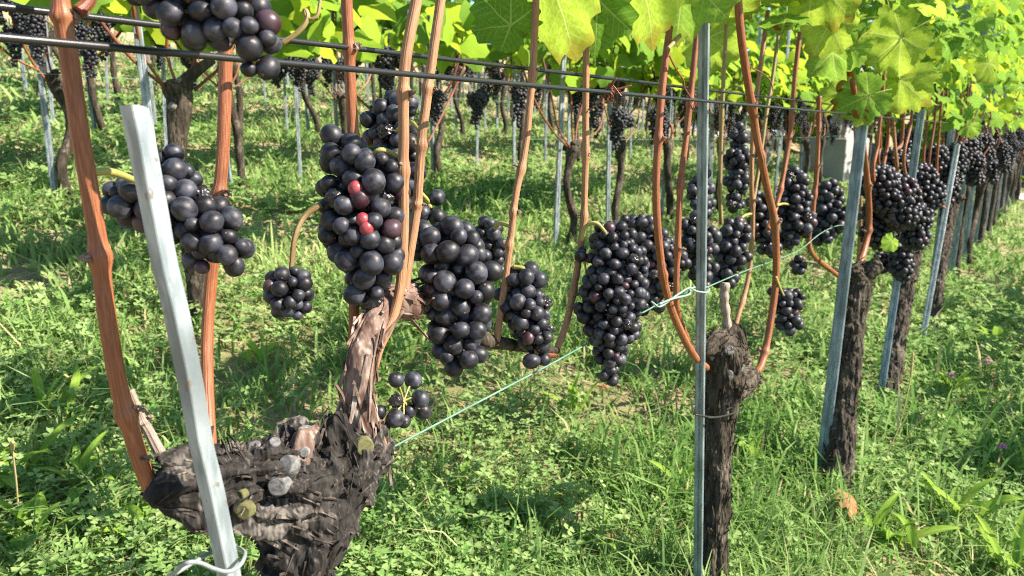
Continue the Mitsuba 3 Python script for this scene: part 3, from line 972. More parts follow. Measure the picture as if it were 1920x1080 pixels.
ts, tsn = old_wood([px_chain([(560, 862, -.008, 22), (572, 822, -.008, 20), (584, 806, -.004, 13)])], 0.0011, 0.0030, 44, fiber=(210, 30))
part(vine1, 'dead_stub', mikit.ply(ts, BARK_ARM, smooth=True), 'pale weathered stub on top of the head')
cane(vine1, [(148, 22), (165, 5), (190, -40)], (28, 22), CANE_DARK, 0.0, 2, buds=False)
cane(vine1, [(245, 732), (262, 775), (282, 815), (308, 866)], (14, 24), STUB, 0.012, 3, nodes=(0.45,), label='pale dry pruned stub')
cane(vine1, [(430, -150, .06), (425, 60, .06), (421, 200, .06), (417, 300, .06), (405, 430, .06), (393, 560, .06), (388, 660, .055), (393, 800, .04), (400, 870, .02)], (27, 24), CANE, .06, 4, nodes=(0.44,), side=20)
cane(vine1, [(646, -120), (650, 0), (655, 120), (660, 220), (664, 350), (665, 480), (664, 590), (662, 650), (668, 700)], (24, 20), CANE, .03, 5, nodes=(0.22, 0.42), side=18)
cane(vine1, [(800, -120), (781, 0), (764, 90), (757, 160), (757, 260), (757, 380), (755, 470), (750, 540), (735, 600), (712, 650), (700, 690)], (23, 20), CANE_TAN, -.004, 6, nodes=(0.315, 0.45), side=18)
cane(vine1, [(838, -120), (826, 0), (812, 100), (800, 190), (790, 260), (785, 345), (779, 410), (768, 480), (760, 540)], (20, 18), CANE_TAN, .014, 7, nodes=(0.34, 0.52, 0.70), side=18)
cane(vine1, [(1012, -120), (1005, 0), (1000, 110), (992, 210), (985, 275), (968, 360), (960, 430), (950, 510), (938, 590), (930, 648)], (15.5, 14), CANE_TAN, .02, 8, nodes=(0.25, 0.5, 0.615, 0.71), side=14)
cane(vine1, [(1100, -100), (1099, 80), (1098, 200), (1097, 320), (1093, 420), (1080, 520), (1062, 605), (1040, 665)], (14.5, 14), CANE_TAN, .02, 9, nodes=(0.39, 0.55, 0.76), side=14)
cane(vine1, [(1040, 665, .02), (1020, 664, .02), (1000, 652, .02)], (14, 14), CANE_DARK, .02, 10, buds=False)

# vine two
vine2 = thing('grape_vine', 'straight trunk with knobbly cut head, second in the near row, tied to its stake', 'grape vine', 'vines of the near row')
t2, tan2 = old_wood([[(W(-0.005, 0.0, -0.03), 0.024)] + px_chain([(1338, 990, 0, 28.5), (1345, 870, 0, 26.5), (1350, 780, 0, 28), (1356, 715, 0, 39), (1354, 660, 0, 36)]),
                     px_chain([(1370, 660, 0, 34), (1372, 632, 0, 24)]), px_chain([(1372, 720, 0, 36), (1398, 708, 0, 26), (1412, 712, 0, 15)]), px_chain([(1378, 670, -.005, 22), (1395, 672, -.01, 13)]),
                     px_chain([(1345, 640, .01, 24), (1325, 655, .01, 18)])], 0.0020, 0.0042, 14, fiber=(130, 20))
part(vine2, 'trunk', mikit.ply(t2, BARK, smooth=True))
part(vine2, 'bark_strip', shape(bark_flakes(t2, tan2, 900, 0.022, 0.0018, 0.0020, 13), BARK, smooth=False), kind='stuff')
part(vine2, 'arm', shape(tube(spline([on_row(*e, 0.005) for e in [(1364, 640), (1362, 600), (1358, 560), (1360, 530)]], 30), [0.0062 + 0.0008 * math.sin(k) for k in range(30)], 16, wob=.0012, freq=160), STUB))
for i, (x, y, q, r, nn) in enumerate([(1366, 704, -.024, 9, (-.1, -1, 0)), (1367, 657, -.018, 8, (-.2, -1, .5)), (1403, 685, -.014, 6, (.4, -1, 0)), (1392, 690, -.02, 7, (.5, -1, -.1)), (1336, 672, -.016, 4, (-.3, -1, .1))]):
    p = surface_at(t2, x, y)
    p = on_row(x, y, q) if p is None else p + unit(nn) * 0.0004
    cut_disc(vine2, p, nn, r * ((p - EYE) @ FWD) / FPX, CUT, 20 + i)
cane(vine2, [(1256, 50), (1250, 95), (1240, 180), (1234, 260), (1230, 350), (1233, 430), (1241, 500), (1256, 570), (1278, 625), (1302, 668), (1325, 690)], (14, 15), CANE, 0, 21, nodes=(0.3, 0.62))
cane(vine2, [(1322, -120), (1310, 30), (1301, 120), (1290, 230), (1278, 330), (1271, 440), (1268, 540), (1272, 590), (1290, 640)], (12, 12), CANE, .02, 22, nodes=(0.33, 0.52, 0.66))
cane(vine2, [(1378, -120), (1386, 30), (1396, 115), (1413, 220), (1424, 285), (1440, 360), (1452, 420), (1455, 520), (1442, 620), (1428, 680), (1408, 716)], (17, 15), CANE, -.002, 23, nodes=(0.28, 0.41, 0.6, 0.86))
cane(vine2, [(1440, 20), (1428, 110), (1414, 220), (1409, 330), (1411, 430), (1403, 520), (1384, 592), (1372, 640)], (9, 10), CANE_TAN, .03, 24, nodes=(0.5, 0.8))
cane(vine2, [(1500, 60), (1490, 150), (1483, 240), (1470, 320), (1456, 385), (1440, 430)], (9.5, 10), CANE, .03, 25, nodes=(0.35, 0.7))
cane(vine2, [(1362, 40), (1356, 160), (1352, 260), (1350, 350), (1352, 420)], (8, 9), CANE_GREEN, .05, 26, nodes=(0.4,))
cane(vine2, [(1460, 60), (1448, 150), (1436, 220), (1425, 300), (1412, 380)], (7, 8), CANE_GREEN, .06, 27)
cane(vine2, [(1310, 22), (1290, 50), (1268, 75), (1252, 92)], (7, 9), CANE_GREEN, -.01, 28, buds=False)

# stakes, wires and ties of the near row
b0, tp0 = on_row(440, 1080, -.036), on_row(263, 196, -.036)
dn = unit(b0 - tp0)
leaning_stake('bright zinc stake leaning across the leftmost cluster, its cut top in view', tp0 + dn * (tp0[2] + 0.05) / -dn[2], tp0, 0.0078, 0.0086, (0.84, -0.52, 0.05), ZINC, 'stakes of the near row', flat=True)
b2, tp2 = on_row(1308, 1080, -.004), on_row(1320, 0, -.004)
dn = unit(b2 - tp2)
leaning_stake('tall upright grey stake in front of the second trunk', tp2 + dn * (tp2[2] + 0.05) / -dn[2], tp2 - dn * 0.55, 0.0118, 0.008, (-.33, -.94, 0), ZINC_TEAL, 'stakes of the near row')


def wire(label, a, b, ext0, ext1, r, mat, name='trellis_wire', sag=0.0, group=None):
    u = unit(b - a)
    p = [a - u * ext0 + (b - a + u * (ext0 + ext1)) * t + UP * (-sag * 4 * t * (1 - t)) for t in np.linspace(0, 1, 60)]
    return solo(name, shape(tube(np.array(p), r, 10), mat), label, 'wire', group)


wire('black coated wire in front, crossing the canes below the topmost cluster', on_row(0, 70, -.021), on_row(1318, 189, -.021), 1.5, 7.6, 0.0017, WIRE_BLACK)
wire('black coated wire behind, higher of the two crossing the picture', on_row(0, 12, .028), on_row(1000, 130, .028), 1.5, 7.6, 0.0017, WIRE_BLACK)
wa, wb = on_row(730, 842, .0), on_row(1236, 569, -.008)
solo('trellis_wire', shape(tube(np.array([on_row(690, 866, .0), wa, wa * .5 + wb * .5 - UP * .002, wb, on_row(1304, 543, -.012)]), 0.0008, 8), WIRE_GREEN), 'thin green line from the gnarled trunk up to the second stake', 'wire')
solo('trellis_wire', shape(tube(spline([on_row(1322, 540, -.006), on_row(1400, 507, .01), on_row(1495, 471, .02), W(0.55, 0, .50), W(1.14, 0, .49), W(4, 0, .5), W(8.5, 0, .5)], 60), 0.0008, 8), WIRE_GREEN), 'thin green line running on behind the clusters right of the second stake', 'wire')
solo('wire_tie', shape(tube(spline([on_row(x, y, q) for x, y, q in [(1222, 566, -.02), (1236, 575, -.02), (1252, 566, -.02), (1270, 553, -.02), (1292, 540, -.02), (1305, 546, -.018), (1326, 548, -.016), (1328, 540, -.008), (1316, 536, .012), (1296, 541, -.006), (1292, 552, -.02), (1262, 560, -.022), (1236, 570, -.022)]], 90), 0.0011, 8), TIE_PALE),
     'pale green string knotted round the second stake', 'string tie')
solo('wire_tie', shape(tube(spline([on_row(x, y, q) for x, y, q in [(180, 1150, .01), (310, 1085, -.02), (345, 1058, -.05), (372, 1055, -.052), (400, 1066, -.052), (425, 1072, -.05), (446, 1064, -.05), (458, 1046, -.046), (457, 1034, -.03), (440, 1026, -.015), (400, 1034, -.02), (330, 1075, -.03)]], 90), 0.0010, 8), TIE_GREY),
     'grey plastic loop round the foot of the leaning stake', 'string tie')
solo('wire_tie', shape(tube(spline([on_row(x, y, q) for x, y, q in [(1300, 772, .0), (1304, 777, -.018), (1340, 782, -.024), (1372, 776, -.02), (1382, 772, .0), (1350, 764, .025), (1306, 764, .02), (1300, 772, .0), (1330, 783, -.024), (1368, 777, -.024), (1388, 768, -.02), (1372, 764, -.02), (1362, 768, -.02)]], 100), 0.0011, 8), TIE_BLACK),
     'black tie binding the second trunk to its stake', 'string tie')


# ------------------------------------------------------------------ further vines, each with its stake, clusters and leaves
def trunk_mesh(pts, r0, r1, seed, head=1.6, detail=1):
    g = np.random.default_rng(seed)
    n = 46 if detail else 16
    c = spline(pts, n)
    t = np.linspace(0, 1, n)
    r = r0 + (r1 - r0) * t
    r = r * (1 + (head - 1) * np.exp(-((t - 0.95) / 0.10) ** 2)) * (1 + 0.12 * (meshkit.noise(np.stack([t * 7, t * 0, t * 0 + seed], 1)) - 0.5) * 2)
    m = [tube(c, r, 20 if detail else 9, wob=r0 * (0.22 if detail else 0.15), seed=seed, freq=110, stretch=0.12)]
    for k in range(4 if detail else 2):
        b = ico(2 if detail else 1, 0.45, 2.0, seed + k)
        m.append(apply(b, np.eye(3), r1 * head * g.uniform(0.45, 0.75), c[-1] + g.normal(0, 1, 3) * r1 * np.array([.9, .9, .6]) * head * 0.5))
    return join(m)


def stake_simple(base, top, width, face, mat, label, group, name='vine_stake'):
    return leaning_stake(label, base, top, width, width * 0.7, face, mat, group, name=name)


def far_vine(s, q, seed, label, stake_label, base=None, head=None, r=0.021, height=0.40, lean=0.0, group='vines of the rows behind', detail=1, ncane=5, stake=True, stake_off=-0.05, stake_w=0.017, stake_h=1.15,
             bunches=4, bunch_label='', bunch_group=None, yellow=.3, extra_stake=False, canopy_z=(0.74, 1.16), leaves=75, level=2, cane_r=0.0033, lod=1, curve=0.03, stake_lean=0.0, half=0.34):
    g = np.random.default_rng(seed)
    key = thing('grape_vine', label, 'grape vine', group)
    b = W(s, q, -0.03) if base is None else base
    h = W(s + lean, q + g.normal(0, .015), height) if head is None else head
    mid = [b + (h - b) * t + U3 * curve * math.sin(math.pi * t) * g.uniform(-1, 1) + N3 * g.normal(0, .008) for t in (0.33, 0.66)]
    part(key, 'trunk', shape(trunk_mesh([b, *mid, h], r * 1.1, r * 0.9, seed, detail=detail), BARK if detail else BARK_FAR))
    gz = float(ground(*(P0 + s * U2 + q * N2)))
    for k in range(ncane):
        off = (k - (ncane - 1) / 2) / max(ncane - 1, 1) * 2 * half * 0.9 + g.normal(0, .03)
        top = h + U3 * off * 0.95 + N3 * g.normal(0, .05)
        top[2] = gz + canopy_z[0] + g.uniform(0.10, 0.28)
        m1 = h + U3 * off * 0.40 + N3 * g.normal(0, .02) + UP * 0.07
        m2 = h + U3 * off * 0.72 + N3 * g.normal(0, .03)
        m2[2] = h[2] + 0.20
        st = h + U3 * off * 0.12 + UP * g.uniform(-.02, .02)
        mat = (CANE, CANE_DARK, CANE_TAN, CANE_DARK)[int(g.integers(4))]
        if detail:
            cane3(key, np.array([st, m1, m2, top]), (cane_r * 1.1, cane_r * 0.85), mat, seed + k, nodes=(0.35, 0.55, 0.75), buds=False, n=30, side=8)
        else:
            part(key, 'cane', shape(tube(spline([st, m1, m2, top], 8), cane_r, 5), mat))
    if stake:
        sb = W(s + stake_off, q + 0.02, -0.05)
        stp = sb + UP * (stake_h + 0.05) + U3 * (g.normal(0, .02) + stake_lean) + N3 * g.normal(0, .02)
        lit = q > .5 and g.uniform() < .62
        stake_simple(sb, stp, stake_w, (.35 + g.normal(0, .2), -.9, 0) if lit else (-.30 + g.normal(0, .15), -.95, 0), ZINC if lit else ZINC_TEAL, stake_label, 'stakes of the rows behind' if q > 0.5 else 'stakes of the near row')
    got = []
    if extra_stake:
        sb = W(s + g.uniform(.2, .42), q + .03, -.05)
        stake_simple(sb, sb + UP * (stake_h + .05) + U3 * g.normal(0, .03), stake_w * .8, (.35, -.9, 0), ZINC, stake_label.replace('thin stake at', 'thin bright stake just right of'), 'stakes of the rows behind')
    for k in range(bunches):
        off = g.uniform(-half, half)
        p = h + U3 * off + N3 * g.normal(0, .05)
        p[2] = gz + height + g.uniform(0.10, 0.30)
        px, py, d = seen(p)
        if not (-30 < px < 1950 and -60 < py < 1100):
            continue
        got.append((px, p, k))
    got.sort(key=lambda e: e[0])
    for o, (px, p, k) in enumerate(got):
        src = FAR_BUNCH[int(g.integers(5))] if lod else FAR_BUNCH_LOW[int(g.integers(3))]
        solo('grape_cluster', {**src, 'to_world': place(frame(UP + g.normal(0, .12, 3), [math.cos(k), math.sin(k), 0]), g.uniform(0.8, 1.15), p)}, bunch_label.replace('cluster', f'cluster, {ORD[o]} from the left,', 1), 'grape cluster', bunch_group)
    if leaves:
        canopy(key, s - half - .06, s + half + .06, q, *canopy_z, leaves, seed + 500, level, yellow=yellow)
    return key


ORD = ['first', 'second', 'third', 'fourth', 'fifth', 'sixth', 'seventh', 'eighth', 'ninth', 'tenth', 'eleventh', 'twelfth', 'thirteenth', 'fourteenth', 'fifteenth', 'sixteenth', 'seventeenth']
# the rest of the near row
NEAR = [((1570, 905), (1606, 525), 0.023, 'dark trunk with leaning green stake, third in the near row'),
        ((1663, 742), (1708, 470), 0.023, 'trunk under the dense mass of clusters, fourth in the near row'),
        ((1743, 612), (1782, 385), 0.022, 'curved dark trunk, fifth in the near row')]
STK = [((1541, 872), (1616, 235), 0.021, 'leaning blue green stake left of the third trunk'),
       ((1652, 735), (1722, 250), 0.018, 'narrow stake left of the fourth trunk'),
       ((1731, 628), (1790, 300), 0.018, 'leaning stake left of the curved fifth trunk')]
VROW = [vine1, vine2]
for i, ((bx, by), (hx, hy), r, lab) in enumerate(NEAR):
    b = foot(bx, by)
    s, q0 = sq(b[0], b[1])
    h = on_row(hx, hy, 0.5 * q0)
    b[2] = float(ground(b[0], b[1])) - 0.02
    g = thing('grape_vine', lab, 'grape vine', 'vines of the near row')
    VROW.append(g)
    k = unit(np.array([h[0] - b[0], h[1] - b[1], 0])) * 0.012
    hd = [(h + U3 * .03 + UP * .022, .015), (h - U3 * .028 + UP * .02, .017), (h + N3 * -.03 + UP * .03, .015)]
    tt, tn = old_wood([[(b, r * 1.15), (b * .6 + h * .4 + (k if i < 2 else -k * 2), r), (b * .2 + h * .8, r * 1.05), (h, r * 1.35)], [(h, r), hd[0]], [(h, r), hd[1]], [(h, r), hd[2]]], 0.003, 0.0050, 30 + i, lump=2.0)
    part(g, 'trunk', mikit.ply(tt, BARK, smooth=True))
    part(g, 'bark_strip', shape(bark_flakes(tt, tn, 420, 0.022, 0.004, 0.004, 33 + i), BARK, smooth=False), kind='stuff')
    (ax0, ay0), (tx, ty), w, sl = STK[i]
    sb = foot(ax0, ay0)
    st = on_row(tx, ty, sq(sb[0], sb[1])[1])
    dn = unit(st - sb)
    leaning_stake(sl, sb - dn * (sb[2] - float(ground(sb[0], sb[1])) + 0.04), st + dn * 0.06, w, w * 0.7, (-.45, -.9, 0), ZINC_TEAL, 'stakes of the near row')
v3, v4, v5 = VROW[2:5]
cane(v3, [(1598, 150), (1606, 200), (1618, 270), (1627, 350), (1629, 420), (1620, 470), (1606, 508)], (11, 14), CANE, -.02, 41, nodes=(0.5, 0.7))
cane(v3, [(1536, 180), (1534, 260), (1531, 330), (1524, 400), (1520, 470), (1575, 520)], (9, 9), CANE, .02, 42, nodes=(0.35, 0.5))
cane(v3, [(1600, 150), (1606, 280), (1613, 380), (1611, 470), (1606, 520)], (8, 9), CANE_TAN, .04, 43)
for i, (x0, x1, x2, y1) in enumerate([(1660, 1646, 1640, 345), (1668, 1678, 1684, 335), (1672, 1664, 1655, 350), (1700, 1690, 1676, 300), (1652, 1650, 1650, 320)]):
    cane(v4, [(x0, 120), (x0 + (x1 - x0) * .6, 210), (x1, 270), (x2, y1), (1690, 440)], (6.5, 7), (CANE, CANE_TAN, CANE, CANE, CANE_DARK)[i], .02 * i - .02, 50 + i, buds=False, side=9)
for i, (x0, x1) in enumerate([(1708, 1700), (1752, 1742), (1762, 1757), (1770, 1765), (1738, 1734)]):
    cane(v5, [(x0 + 6, 170), (x0, 230), (x1, 330), (1772, 390)], (5, 5), (CANE, CANE_DARK)[i % 2], .02 * i - .04, 60 + i, buds=False, side=8)
ss = sq(*foot(1743, 612)[:2])[0]
for k in range(11):
    s = ss + 0.58 * (k + 1)
    far_vine(s, 0.0, 700 + k, f'dark trunk far along the near row, {ORD[k + 5]} of that row', f'stake of the {ORD[k + 5]} trunk far along the near row', group='far vines of the near row', r=0.018, height=0.46, lean=float(np.random.default_rng(k).normal(0, .06)), curve=.06,
             bunches=0 if k < 1 else 4 if k < 5 else 2, bunch_label=f'dark cluster on the {ORD[k + 5]} vine far along the near row', bunch_group='far clusters of the near row', leaves=0, detail=1 if k < 4 else 0, lod=1, half=.26, stake_w=0.032 if k in (1, 2) else 0.022, ncane=5)
    VROW.append(f'grape_vine_{COUNT["grape_vine"] - 1:03d}')
wb0, wb1 = on_row(1790, 530, .03), on_row(1818, 330, .03)

# leaves of the near row (the lower edge of the foliage drops with distance)
NEAR_S = [-0.55, 0.0] + [sq(*foot(bx, by)[:2])[0] for (bx, by), *_ in NEAR] + [ss + 0.58 * (k + 1) for k in range(11)]
for i, (s, v) in enumerate(zip(NEAR_S, VROW)):
    lo = float(np.interp(s, [-0.6, 0.0, 0.35, 0.6, 1.1, 2.0], [0.93, 0.90, 0.83, 0.79, 0.74, 0.72]))
    canopy(v, s - 0.32, s + 0.32, 0.0, lo, lo + (0.38 if s < .9 else .66 if i < 6 else .85), 130 if i < 2 else 90 if s < .9 else 165 if i < 8 else 120, 1000 + i, 0 if i < 5 else 1, thick=0.07, yellow=0.36, ragged=0.05, size=(0.030, 0.047))


def leaf_at(vine, joint, tip, d, nrm, tone, var, label=None):
    """A leaf at the distance d, from its stalk joint to its tip."""
    a, b = at(*joint, d), at(*tip, d + 0.01)
    b = a + (b - a) * (0.82 if joint[0] > 1300 else 1.0)
    part(vine, 'leaf', {**NEAR_SHAPE[tone][var], 'to_world': place(leaf_frame(nrm, b - a), np.linalg.norm(b - a), a)}, label)


leaf_at(vine1, (1035, -50), (1062, 108), .60, (-.70, -.70, .05), 2, 0, label='yellow green leaf tip with a browned point')
leaf_at(vine1, (1122, 0), (1110, 104), .66, (-.30, -.95, -.05), 0, 1)
leaf_at(vine1, (958, 46), (915, -22), .62, (-.1, -.85, -.55), 0, 2)
leaf_at(vine1, (995, 5), (1040, -50), .66, (-.2, -.8, -.6), 0, 3)
leaf_at(vine2, (1205, -70), (1213, 86), .68, (-.75, -.65, .05), 2, 1, label='yellow leaf tip left of the second stake')
leaf_at(vine2, (1285, -50), (1256, 84), .74, (-.40, -.92, -.1), 1, 2)
leaf_at(vine2, (1330, 70), (1330, 165), 1.15, (-.6, -.8, .0), 2, 3)
leaf_at(vine2, (1345, 5), (1440, 30), .95, (-.3, -.6, -.7), 2, 0)
leaf_at(vine2, (1480, -20), (1385, -5), 1.0, (-.2, -.5, -.8), 2, 2)
leaf_at(vine2, (1475, 35), (1410, 85), 1.0, (-.2, -.3, .9), 3, 3, label='curled leaf with a brown edge')
leaf_at(vine2, (1560, 40), (1498, 110), 1.05, (-.6, -.7, .1), 2, 1)
leaf_at(vine2, (1530, -40), (1610, 50), 1.0, (-.5, -.8, .0), 2, 0)
leaf_at(v3, (1628, 180), (1548, 212), 1.36, (-.20, -.95, .25), 3, 1, label='big drooping leaf with brown patches above the wire')
leaf_at(v3, (1575, 175), (1535, 222), 1.42, (-.6, -.8, .1), 2, 2)
leaf_at(v3, (1690, 70), (1600, 120), 1.3, (-.6, -.75, .1), 2, 3)
leaf_at(v3, (1600, 90), (1570, 140), 1.3, (-.5, -.8, .2), 1, 0)
leaf_at(v3, (1560, 100), (1500, 160), 1.3, (.1, -.9, .5), 1, 2)
leaf_at(v4, (1690, 150), (1755, 200), 1.6, (-.7, -.65, .1), 2, 1)
leaf_at(v4, (1672, 452), (1648, 472), 1.62, (.35, -.85, .4), 1, 0, label='small leaf lying on the dense clusters')

# tendrils and loose stalks
part(vine1, 'tendril', shape(tube(spline([at(x, y, .40) for x, y in [(603, -20), (599, 12), (594, 30), (582, 36), (573, 28), (572, 18), (577, 30), (570, 48), (552, 66), (528, 82)]], 40), np.linspace(.0009, .0016, 40), 8), CANE_GREEN))
part(vine2, 'tendril', shape(tube(spline([on_row(x, y, -.01) for x, y in [(1255, 105), (1268, 130), (1281, 150), (1284, 165), (1293, 180), (1302, 192), (1300, 205), (1296, 198), (1303, 187), (1306, 200)]], 50), .0009, 7), CANE_DARK))
part(vine2, 'tendril', shape(tube(spline([on_row(x, y, 0) for x, y in [(1402, 122), (1420, 132), (1436, 142), (1446, 156), (1449, 170), (1446, 180)]], 30), .0008, 7), CANE_DARK))
kn = np.random.default_rng(77)
kp = [on_row(1150, 172, -.022) + kn.normal(0, .0042, 3) for _ in range(26)]
part(vine1, 'tendril', shape(tube(spline([on_row(1099, 205, .02), on_row(1112, 203, .01), on_row(1122, 190, -.005), on_row(1135, 178, -.015), *kp], 200), .0007, 6), CANE_DARK), 'dry curled tendril knotted round the wire')

# ------------------------------------------------------------------ grape clusters of the near row
cluster('large close cluster at the top edge hanging over the front wire', [(300, -30, 70), (365, 20, 78), (430, 25, 75), (470, 60, 60), (480, 110, 46), (250, -40, 40), (400, -60, 90)], -.05, 24.6, 1, purple=.10)
cluster('cluster behind the leaning stake at the left', [(222, 375, 42), (268, 375, 62), (320, 345, 60), (345, 400, 66), (395, 430, 66), (430, 470, 48), (320, 300, 36), (375, 480, 40)], .032, 22, 2,
        stem=[(165, 325, -.01), (205, 322, -.005), (245, 335, 0), (280, 350, 0)])
cluster('small round cluster hanging alone on a bent stalk left of the centre', [(543, 545, 50), (545, 562, 44)], .035, 15.5, 3, stem=[(602, 384, -.005), (572, 405, 0), (553, 445, 0), (546, 510, 0)], bsdf_stem=STEM_BROWN)
cluster('tall central cluster with red berries among the black', [(635, 280, 46), (665, 310, 64), (690, 350, 78), (680, 420, 84), (690, 480, 70), (690, 535, 48), (640, 370, 52), (735, 345, 36)], .018, 21.2, 4, dry=.06,
        reds=[(667, 354, 14), (680, 412, 12.5), (687, 428, 13)], stem=[(755, 300, -.018), (735, 288, -.012), (712, 282, -.01), (690, 300, 0)])
cluster('shaded cluster behind the two canes above the tall central one', [(735, 210, 42), (710, 240, 40), (745, 270, 52), (760, 330, 42), (760, 200, 30), (765, 385, 25)], .075, 17.5, 5,
        stem=[(787, 243, -.06), (770, 228, -.05), (750, 240, -.02), (740, 250, 0)])
cluster('large sunlit cluster right of the tall central one', [(800, 455, 44), (850, 470, 66), (885, 500, 54), (855, 540, 76), (860, 600, 66), (860, 655, 54), (850, 695, 28)], .0, 20.6, 6)
cluster('few grapes above the large sunlit cluster beside the slanting cane', [(812, 372, 24), (800, 400, 26), (825, 410, 22)], .045, 18, 7, stem=[(785, 360, -.03), (800, 375, 0), (808, 390, 0)])
cluster('shadowed small grapes between the sunlit cluster and the thin pale cane', [(915, 435, 30), (930, 470, 32), (925, 505, 28), (905, 425, 22)], .075, 14.5, 8, level=2, stem=[(962, 425, -.05), (935, 420, -.02), (925, 440, 0)])
cluster('cluster of smaller grapes hanging behind the thin pale cane, tip over the green line', [(945, 545, 24), (985, 530, 42), (985, 580, 50), (1000, 625, 42), (1005, 668, 28), (1003, 498, 17)], .006, 15.5, 9, level=3, stem=[(962, 500, 0.01), (985, 506, 0), (990, 530, 0)])
cluster('long pointed cluster in the middle, lit from the right', [(1150, 455, 46), (1160, 500, 58), (1150, 550, 66), (1148, 610, 54), (1145, 655, 38), (1142, 700, 24), (1108, 580, 34), (1095, 480, 22)], -.012, 12.0, 10, level=3, dry=.06, tries=8000,
        stem=[(1090, 450, .02), (1098, 425, .015), (1118, 418, .005), (1135, 435, 0)])
cluster('cluster half hidden behind the long pointed middle one', [(1200, 430, 34), (1225, 470, 44), (1235, 520, 42), (1268, 490, 28), (1215, 565, 28), (1180, 420, 24), (1235, 565, 22)], .07, 11.5, 11, level=2)
cluster('cluster directly behind the second stake, upper', [(1312, 355, 28), (1318, 385, 26), (1322, 330, 16)], .06, 11, 12, level=2)
cluster('cluster behind the second stake, lower and larger', [(1300, 425, 30), (1310, 460, 36), (1318, 505, 30), (1330, 440, 24), (1325, 530, 16), (1292, 485, 16)], .03, 12, 13, level=3)
cluster('cluster right of the second stake above the pale dead arm', [(1378, 440, 34), (1370, 475, 38), (1358, 520, 28)], .02, 11.5, 14, level=3, stem=[(1411, 400, 0), (1395, 405, 0), (1380, 420, 0)])
cluster('tall narrow cluster high up right of the second stake', [(1385, 260, 22), (1384, 300, 30), (1383, 340, 29), (1378, 380, 22), (1388, 240, 14)], .085, 10.5, 15, level=2)
cluster('cluster behind the bent red cane right of the second stake', [(1425, 385, 29), (1430, 425, 34), (1442, 462, 25)], .06, 10.5, 16, level=2)
cluster('cluster with two purple grapes right of the bent red cane', [(1490, 340, 29), (1490, 375, 36), (1495, 415, 36), (1480, 445, 26), (1476, 390, 28)], .03, 10.5, 17, level=3, purple=.12, stem=[(1456, 385, -.01), (1470, 382, 0), (1485, 385, 0)])
cluster('dark cluster between the bent red cane and the leaning green stake', [(1552, 365, 31), (1555, 405, 38), (1540, 435, 28), (1588, 405, 24)], .05, 10, 18, level=2)
cluster('small loose cluster low beside the foot of the bent red cane', [(1476, 568, 31), (1478, 602, 28), (1453, 552, 17), (1492, 556, 20)], -.008, 10.5, 19, level=3, stem=[(1455, 520, 0), (1462, 538, 0), (1470, 555, 0)], purple=.1)
cluster('tiny shaded cluster above the small loose one', [(1497, 500, 18), (1500, 485, 12)], .05, 8.5, 20, level=2)
for i, (blobs, q, gr, lab) in enumerate([
        ([(1650, 345, 32), (1665, 375, 30)], -.02, 7, 'upper left cluster of the dense mass right of the leaning green stake'),
        ([(1685, 365, 34), (1690, 400, 30)], -.05, 7, 'cluster with reddish grapes in the middle of the dense mass'),
        ([(1712, 410, 30), (1716, 445, 24)], -.06, 7, 'right front cluster of the dense mass above the fourth trunk'),
        ([(1640, 395, 22), (1645, 435, 28)], .0, 6.8, 'left cluster of the dense mass behind the third red cane'),
        ([(1672, 445, 34), (1675, 475, 24)], .02, 6.8, 'shaded cluster at the heart of the dense mass'),
        ([(1690, 475, 18), (1690, 500, 20), (1692, 518, 12)], -.03, 6.6, 'lowest cluster of the dense mass with pointed tip'),
        ([(1655, 500, 14), (1652, 485, 14)], .02, 6.4, 'small cluster just right of the third trunk head'),
        ([(1728, 335, 26), (1736, 365, 30), (1738, 395, 16)], -.03, 6, 'cluster with an orange grape beside the curved fifth trunk'),
        ([(1672, 300, 22), (1660, 318, 18), (1690, 320, 16)], .06, 6, 'shaded cluster behind the pale thin canes above the dense mass'),
        ([(1776, 325, 18), (1778, 355, 18), (1774, 378, 12)], -.01, 5.2, 'narrow cluster hanging above the head of the fifth trunk'),
        ([(1700, 262, 18), (1690, 285, 15)], .10, 5.4, 'dark cluster high between the thin canes and the narrow stake'),
        ([(1812, 275, 18), (1820, 305, 22), (1828, 335, 15)], -.02, 4.4, 'cluster under the pale leaves near the far stakes'),
        ([(1842, 268, 17), (1850, 290, 14)], -.02, 4.0, 'cluster at the far right beside the wide stake'),
        ([(1870, 280, 16), (1862, 265, 12)], -.02, 3.6, 'far cluster between the wide stake and the picture edge'),
        ([(1702, 325, 24), (1708, 350, 18)], .03, 6.2, 'cluster behind the thin canes above the middle of the dense mass'),
        ([(1755, 292, 20), (1758, 315, 16)], .03, 5.2, 'cluster high beside the narrow stake above the fifth trunk'),
        ([(1793, 285, 17), (1796, 310, 17), (1794, 335, 12)], -.01, 4.8, 'cluster right of the narrow cluster over the fifth trunk'),
        ([(1858, 318, 15), (1860, 335, 10)], -.01, 3.9, 'low cluster between the wide stake and the far trunks'),
        ([(1885, 300, 14), (1888, 315, 10)], -.01, 3.5, 'low far cluster just left of the right edge'),
        ([(1902, 255, 17), (1912, 270, 13)], -.02, 3.4, 'farthest cluster touching the right edge')]):
    cluster(lab, [(x, y, r * 1.15) for x, y, r in blobs], q - .015, gr, 100 + i, level=2, dry=.01, purple=.08, tries=3000)
